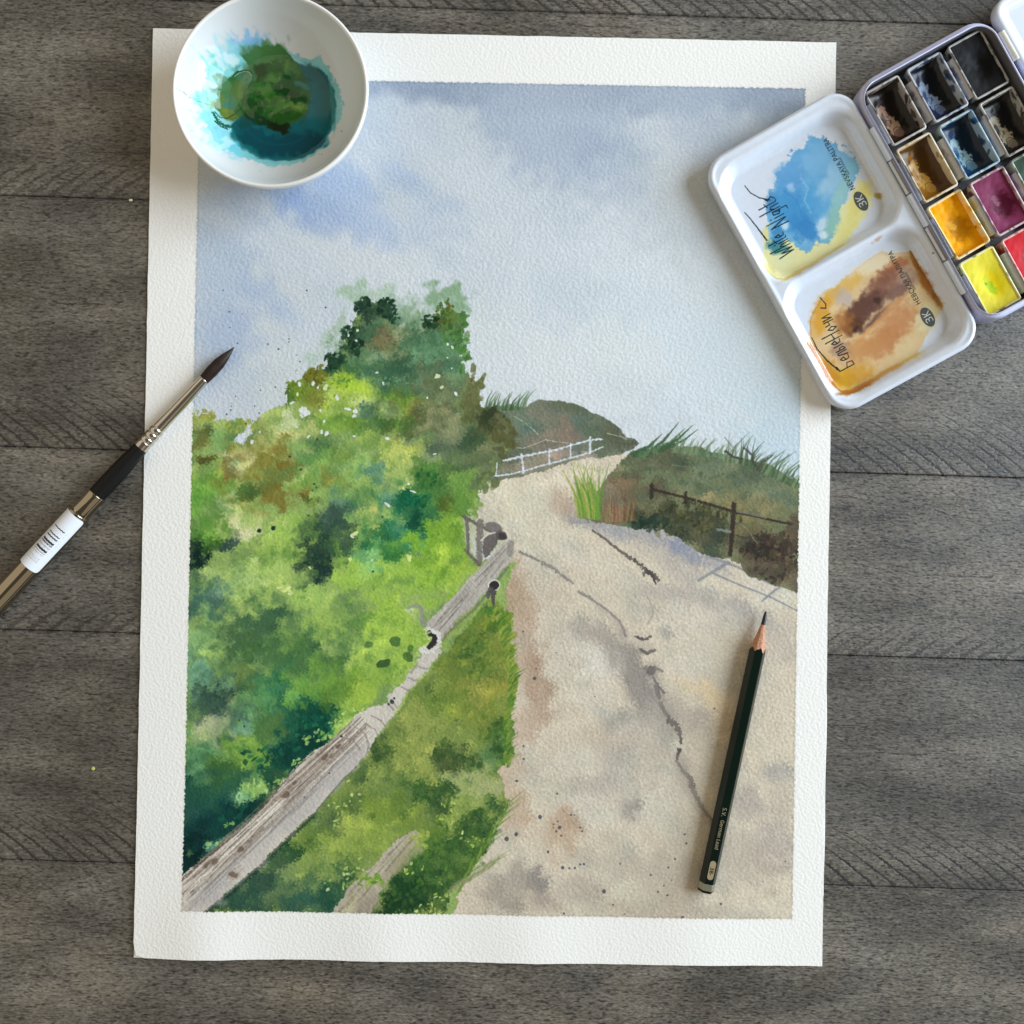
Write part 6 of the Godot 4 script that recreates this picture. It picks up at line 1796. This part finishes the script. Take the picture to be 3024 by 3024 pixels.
func brush() -> void:
	var t := thing("paintbrush", "round dark-haired paintbrush with chrome barrel and white sticker across the paper's left edge", "paintbrush")
	var tip := spot(692, 1025, 0.0033)
	var far := spot(90, 1672, 0.0058)
	var along := (far - tip).normalized()
	# hair
	var s := Shape.new()
	turned(s, smooth(pts([0.0, 0.15, 2.0, 0.75, 5.0, 1.55, 9.0, 2.3, 13.0, 2.55, 17.0, 2.35, 20.2, 2.12]), 4), tip, along, 32, 0.85)
	var rng := RandomNumberGenerator.new()
	rng.seed = 19
	var side := along.cross(Vector3.UP).normalized()
	var up := side.cross(along).normalized()
	for n in 260:
		var a := rng.randf() * TAU
		var f := rng.randf_range(0.85, 1.05)
		var end := rng.randf_range(0.0, 5.5) * rng.randf()
		var dev := rng.randf_range(-0.25, 0.25)
		var line := []
		for q in [[20.0, 2.1], [15.0, 2.5], [10.0, 2.45], [6.0, 1.75], [end + 0.4, 0.62 * end / 3.0 + 0.25]]:
			line.append(tip + along * q[0] * 0.001 + (side * sin(a + dev * (20.0 - q[0]) / 20.0) + up * cos(a + dev * (20.0 - q[0]) / 20.0) * 0.85) * q[1] * f * 0.001)
		var r0 := []
		var r1 := []
		var r2 := []
		for k in line.size():
			var thick := 0.00009 * (1.0 - 0.8 * k / 4.0)
			var out: Vector3 = (side * sin(a) + up * cos(a))
			var tang: Vector3 = out.cross(along)
			r0.append(line[k] - tang * thick)
			r1.append(line[k] + out * thick * 1.5)
			r2.append(line[k] + tang * thick)
		var ut := []
		var uu := rng.randf()
		for k in 5:
			ut.append(Vector2(uu, 0.5))
		s.sheet([r0, r1, r2], false, "up" if cos(a) > 0 else "down", [ut, ut, ut])
	var hair := StandardMaterial3D.new()
	hair.albedo_color = Color(0.018, 0.009, 0.008).linear_to_srgb()
	hair.roughness = 0.42
	hair.albedo_color = Color.WHITE
	var streaks := Image.create(96, 4, false, Image.FORMAT_RGB8)
	for x in 96:
		var q := rng.randf()
		streaks.fill_rect(Rect2i(x, 0, 1, 4), Color(0.011, 0.006, 0.005).lerp(Color(0.06, 0.032, 0.025), q * q).linear_to_srgb())
	hair.albedo_texture = ImageTexture.create_from_image(streaks)
	part("bristles", s.mesh(), hair, t)
	s = Shape.new()
	turned(s, pts([19.4, 2.0, 19.5, 2.2, 19.9, 2.25, 48.5, 2.78, 49.2, 2.6]), tip, along)
	part("ferrule", s.mesh(), M.nickel, t)
	for e in [[49.2, 3.05], [52.0, 3.15], [54.8, 3.2]]:
		s = Shape.new()
		turned(s, smooth(pts([e[0] - 0.2, 2.6, e[0] + 0.3, e[1] - 0.12, e[0] + 1.3, e[1] + 0.05, e[0] + 2.3, e[1] - 0.1, e[0] + 2.9, 2.65]), 4), tip, along)
		part("crimp_ring", s.mesh(), M.nickel, t)
	s = Shape.new()
	turned(s, smooth(pts([57.4, 2.7, 57.6, 3.1, 60.5, 3.2, 60.8, 3.15]), 4), tip, along)
	part("crimp_collar", s.mesh(), M.nickel, t)
	s = Shape.new()
	turned(s, smooth(pts([58.9, 2.9, 59.2, 3.1, 65.0, 3.45, 72.0, 3.85, 80.0, 4.0, 88.6, 3.9, 89.0, 3.6]), 5), tip, along)
	part("grip", s.mesh(), M.black_paint, t)
	s = Shape.new()
	turned(s, smooth(pts([88.4, 3.5, 88.5, 4.25, 89.2, 4.4, 91.5, 4.3, 95.0, 4.2, 98.6, 4.35, 99.6, 4.5, 99.9, 4.6]), 5), tip, along, 64)
	part("barrel_collar", s.mesh(), M.chrome, t)
	s = Shape.new()
	turned(s, pts([99.7, 4.3, 99.8, 4.9, 100.3, 5.05, 200.0, 5.1, 200.2, 4.8, 200.3, 0.0]), tip, along, 64)
	part("barrel", s.mesh(), M.chrome, t)
	# the price sticker with its worn bar code
	s = Shape.new()
	var rows := []
	var uvs := []
	for n in 25:
		var f := n / 24.0
		var row := []
		var uv := []
		for k in 17:
			var g := k / 16.0
			var x := 101.0 + f * 30.5
			var corner := Vector2(minf(f, 1.0 - f) * 30.5, minf(g, 1.0 - g) * 14.0)
			if corner.x < 1.5 and corner.y < 1.5:
				var c := Vector2(1.5, 1.5) - corner
				if c.length() > 1.5:
					c = c.normalized() * 1.5
					corner = Vector2(1.5, 1.5) - c
					f = f
					x = 101.0 + (corner.x if n < 12 else 30.5 - corner.x)
					g = (corner.y / 14.0) if k < 8 else 1.0 - corner.y / 14.0
			var a := 0.12 + lerpf(-1.36, 1.36, g)
			row.append(tip + along * x * 0.001 + (side * sin(a) + up * cos(a)) * 0.00517)
			uv.append(Vector2(g, f))
		rows.append(row)
		uvs.append(uv)
	s.sheet(rows, false, "up", uvs)
	var im := Image.create(128, 256, false, Image.FORMAT_RGB8)
	im.fill(Color(0.9, 0.92, 0.95))
	rng.seed = 4
	for e in [[70, 4, 1.0], [98, 4, 1.0], [110, 5, 1.0], [128, 8, 1.0], [139, 5, 0.9], [152, 3, 0.55], [165, 8, 1.0], [178, 3, 0.6], [187, 2, 0.5], [205, 2, 0.4], [212, 2, 0.4], [219, 2, 0.4], [60, 2, 0.15], [83, 2, 0.15], [120, 2, 0.2], [146, 2, 0.2], [157, 2, 0.3]]:
		for x in range(34, 92):
			if rng.randf() < 0.35 + 0.65 * e[2]:
				var c := Color(0.9, 0.92, 0.95).lerp(Color(0.05, 0.05, 0.08), e[2] * rng.randf_range(0.7, 1.0))
				im.fill_rect(Rect2i(x, e[0] + int(sin(x * 0.5) * 1.2), 1, e[1]), c)
	for n in 46:
		im.fill_rect(Rect2i(100 + rng.randi() % 6, 40 + n * 3, 2, 1 + rng.randi() % 2), Color(0.45, 0.47, 0.52) if rng.randf() < 0.6 else Color(0.9, 0.92, 0.95))
	for n in 20:
		im.fill_rect(Rect2i(20 + rng.randi() % 5, 70 + n * 6, 2, 2), Color(0.5, 0.52, 0.56) if rng.randf() < 0.5 else Color(0.9, 0.92, 0.95))
	var sticker := plain(Color.WHITE, 0.45)
	sticker.albedo_texture = ImageTexture.create_from_image(im)
	part("price_sticker", s.mesh(), sticker, t)


# the distance from a rounded six-sided pencil's axis to its surface
func hex_at(a: float, flat: float, r: float) -> Array:
	var sector := fposmod(a + PI / 6.0, PI / 3.0) - PI / 6.0
	var corner := (flat - r) * tan(PI / 6.0)
	if absf(flat * tan(sector)) <= corner:
		return [flat / cos(sector), a - sector]
	var c := Vector2(flat - r, corner * signf(sector))
	var d := Vector2(cos(sector), sin(sector))
	var along := c.dot(d)
	var dist := along + sqrt(maxf(0.0, along * along - c.length_squared() + r * r))
	var n := (d * dist - c).normalized()
	return [dist, a - sector + atan2(n.y, n.x)]


func pencil() -> void:
	var t := thing("pencil", "dark green hexagonal graphite pencil with a sharpened tip lying on the painted path", "pencil")
	var y := 0.0044
	var tip := spot(2262, 1806, y)
	var far := spot(2080, 2644, y)
	var along := (far - tip).normalized()
	var side := along.cross(Vector3.UP).normalized()
	var up := side.cross(along).normalized()
	var flat := 3.22
	var r := 0.45
	var slope := 0.215
	var rows := []
	var normals := []
	var count := 72
	var ends := [0.0, 122.4, 122.5]
	for n in ends.size():
		var row := []
		for k in count:
			var a := TAU * k / count
			var e := hex_at(a, flat, r)
			var x: float = e[0] / slope + 1.2 + 0.25 * sin(a * 11.0) + 0.2 * sin(a * 7.0 + 1.0) if n == 0 else ends[n]
			row.append(tip + along * x * 0.001 + (up * cos(a) + side * sin(a)) * e[0] * 0.001)
		rows.append(row)
	var s := Shape.new()
	s.sheet([rows[0], rows[1]], true, "out")
	for k in s.n.size():
		var e := hex_at(TAU * (k % count) / count, flat, r)
		s.n[k] = up * cos(e[1]) + side * sin(e[1])
	var green := plain(Color(0.0015, 0.0085, 0.005).linear_to_srgb(), 0.25)
	green.metallic_specular = 0.35
	green.clearcoat_enabled = true
	green.clearcoat = 0.2
	green.clearcoat_roughness = 0.12
	part("lacquered_body", s.mesh(), green, t)
	# bare wood
	s = Shape.new()
	var cone := []
	for n in 9:
		var row := []
		for k in count:
			var a := TAU * k / count
			var e := hex_at(a, flat, r)
			var end: float = e[0] + 0.02
			var q := lerpf(1.0, end, n / 8.0)
			var x := q / slope + 1.2 + (0.25 * sin(a * 11.0) + 0.2 * sin(a * 7.0 + 1.0)) * n / 8.0
			row.append(tip + along * x * 0.001 + (up * cos(a) + side * sin(a)) * (q + 0.03 * sin(a * 17.0) - 0.03) * 0.001)
		cone.append(row)
	s.sheet(cone, true, "out")
	var wood := StandardMaterial3D.new()
	wood.albedo_texture = ImageTexture.create_from_image(wood_grain())
	wood.uv1_triplanar = true
	wood.uv1_scale = Vector3(60, 60, 60)
	wood.roughness = 0.65
	part("sharpened_wood", s.mesh(), wood, t)
	s = Shape.new()
	turned(s, smooth(pts([0.0, 0.02, 0.08, 0.4, 0.6, 0.58, 3.0, 0.86, 5.95, 1.04]), 4), tip, along, 32)
	part("graphite_point", s.mesh(), plain(Color(0.03, 0.03, 0.033).linear_to_srgb(), 0.3, 0.4), t)
	# the silver band and dipped end
	s = Shape.new()
	var band := []
	for e in [[122.3, 0.02], [122.5, 0.1], [125.0, 0.12], [125.2, 0.05]]:
		var row := []
		for k in count:
			var a := TAU * k / count
			var q := hex_at(a, flat, r)
			row.append(tip + along * e[0] * 0.001 + (up * cos(a) + side * sin(a)) * (q[0] + e[1]) * 0.001)
		band.append(row)
	s.sheet(band, true, "out")
	part("silver_band", s.mesh(), plain(Color(0.36, 0.36, 0.27).linear_to_srgb(), 0.35, 0.75), t)
	s = Shape.new()
	var cap := []
	for e in [[125.1, 1.0], [125.8, 0.98], [126.4, 0.88], [126.7, 0.6], [126.8, 0.0]]:
		var row := []
		for k in count:
			var a := TAU * k / count
			var q := hex_at(a, flat, r)
			row.append(tip + along * e[0] * 0.001 + (up * cos(a) + side * sin(a)) * (q[0] * e[1] + 0.003) * 0.001)
		cap.append(row)
	s.sheet(cap, true, "out")
	part("dipped_end", s.mesh(), M.black_paint, t)
	# gold print on the upper face: it reads from the tip towards the end
	var face := flat * 0.001
	for e in [["S.V.", 89.8, 0.0025, 0.15], ["German Lead", 99.9, 0.0022, 0.0]]:
		var o := part("lettering", lettering(e[0], e[2], false, 500), M.gold, t)
		o.transform = Transform3D(Basis(along, up.cross(along), up) * float(o.mesh.get_meta("scale")), tip + along * e[1] * 0.001 + up * (face + 0.00001) + side * e[3] * 0.001)
	s = Shape.new()
	var ring := []
	for k in 40:
		var a := TAU * k / 40
		ring.append(tip + along * (115.9 + signf(cos(a)) * 2.9 + cos(a) * 1.35) * 0.001 + side * sin(a) * 0.00135 + up * (face + 0.00002))
	s.fan(ring, up)
	part("gold_oval", s.mesh(), plain(Color(0.72, 0.6, 0.38).linear_to_srgb(), 0.3, 0.7), t)
	var grade := part("lettering", lettering("3B-", 0.0024, false, 700), M.black_paint, t)
	grade.transform = Transform3D(Basis(along, up.cross(along), up) * float(grade.mesh.get_meta("scale")), tip + along * 0.1164 + up * (face + 0.00003))


func wood_grain() -> Image:
	var a := stretched(71, 128, 128, 0.1, 1.0, 3)
	var out := PackedByteArray()
	out.resize(128 * 128 * 3)
	for i in 128 * 128:
		var v := 0.82 + (a[i] - 128) * 0.0016
		out[i * 3] = int(222 * v)
		out[i * 3 + 1] = int(160 * v)
		out[i * 3 + 2] = int(124 * v)
	return Image.create_from_data(128, 128, false, Image.FORMAT_RGB8, out)


func small_things() -> void:
	# a dried drop of lime green paint on the bare table at the left
	var s := Shape.new()
	lathe(s, smooth(pts([0.0008, 0.0, 0.00074, 0.00012, 0.0005, 0.00022, 0.00001, 0.00026]), 3), 20)
	var o := part("paint_drop", s.mesh(), plain(Color(0.5, 0.55, 0.12).linear_to_srgb(), 0.4), self)
	o.position = spot(275, 2270)
	tag(o, "tiny round drop of lime green paint on the bare planks", "paint drop")
	s = Shape.new()
	lathe(s, smooth(pts([0.0007, 0.0, 0.00062, 0.00014, 0.0004, 0.0002, 0.00001, 0.00022]), 3), 16)
	o = part("paint_drop_001", s.mesh(), plain(Color(0.72, 0.7, 0.5).linear_to_srgb(), 0.45), self)
	o.position = spot(386, 591, 0.0)
	o.scale = Vector3(1.3, 1, 0.8)
	tag(o, "tiny cream paint drop in the plank seam left of the bowl", "paint drop")
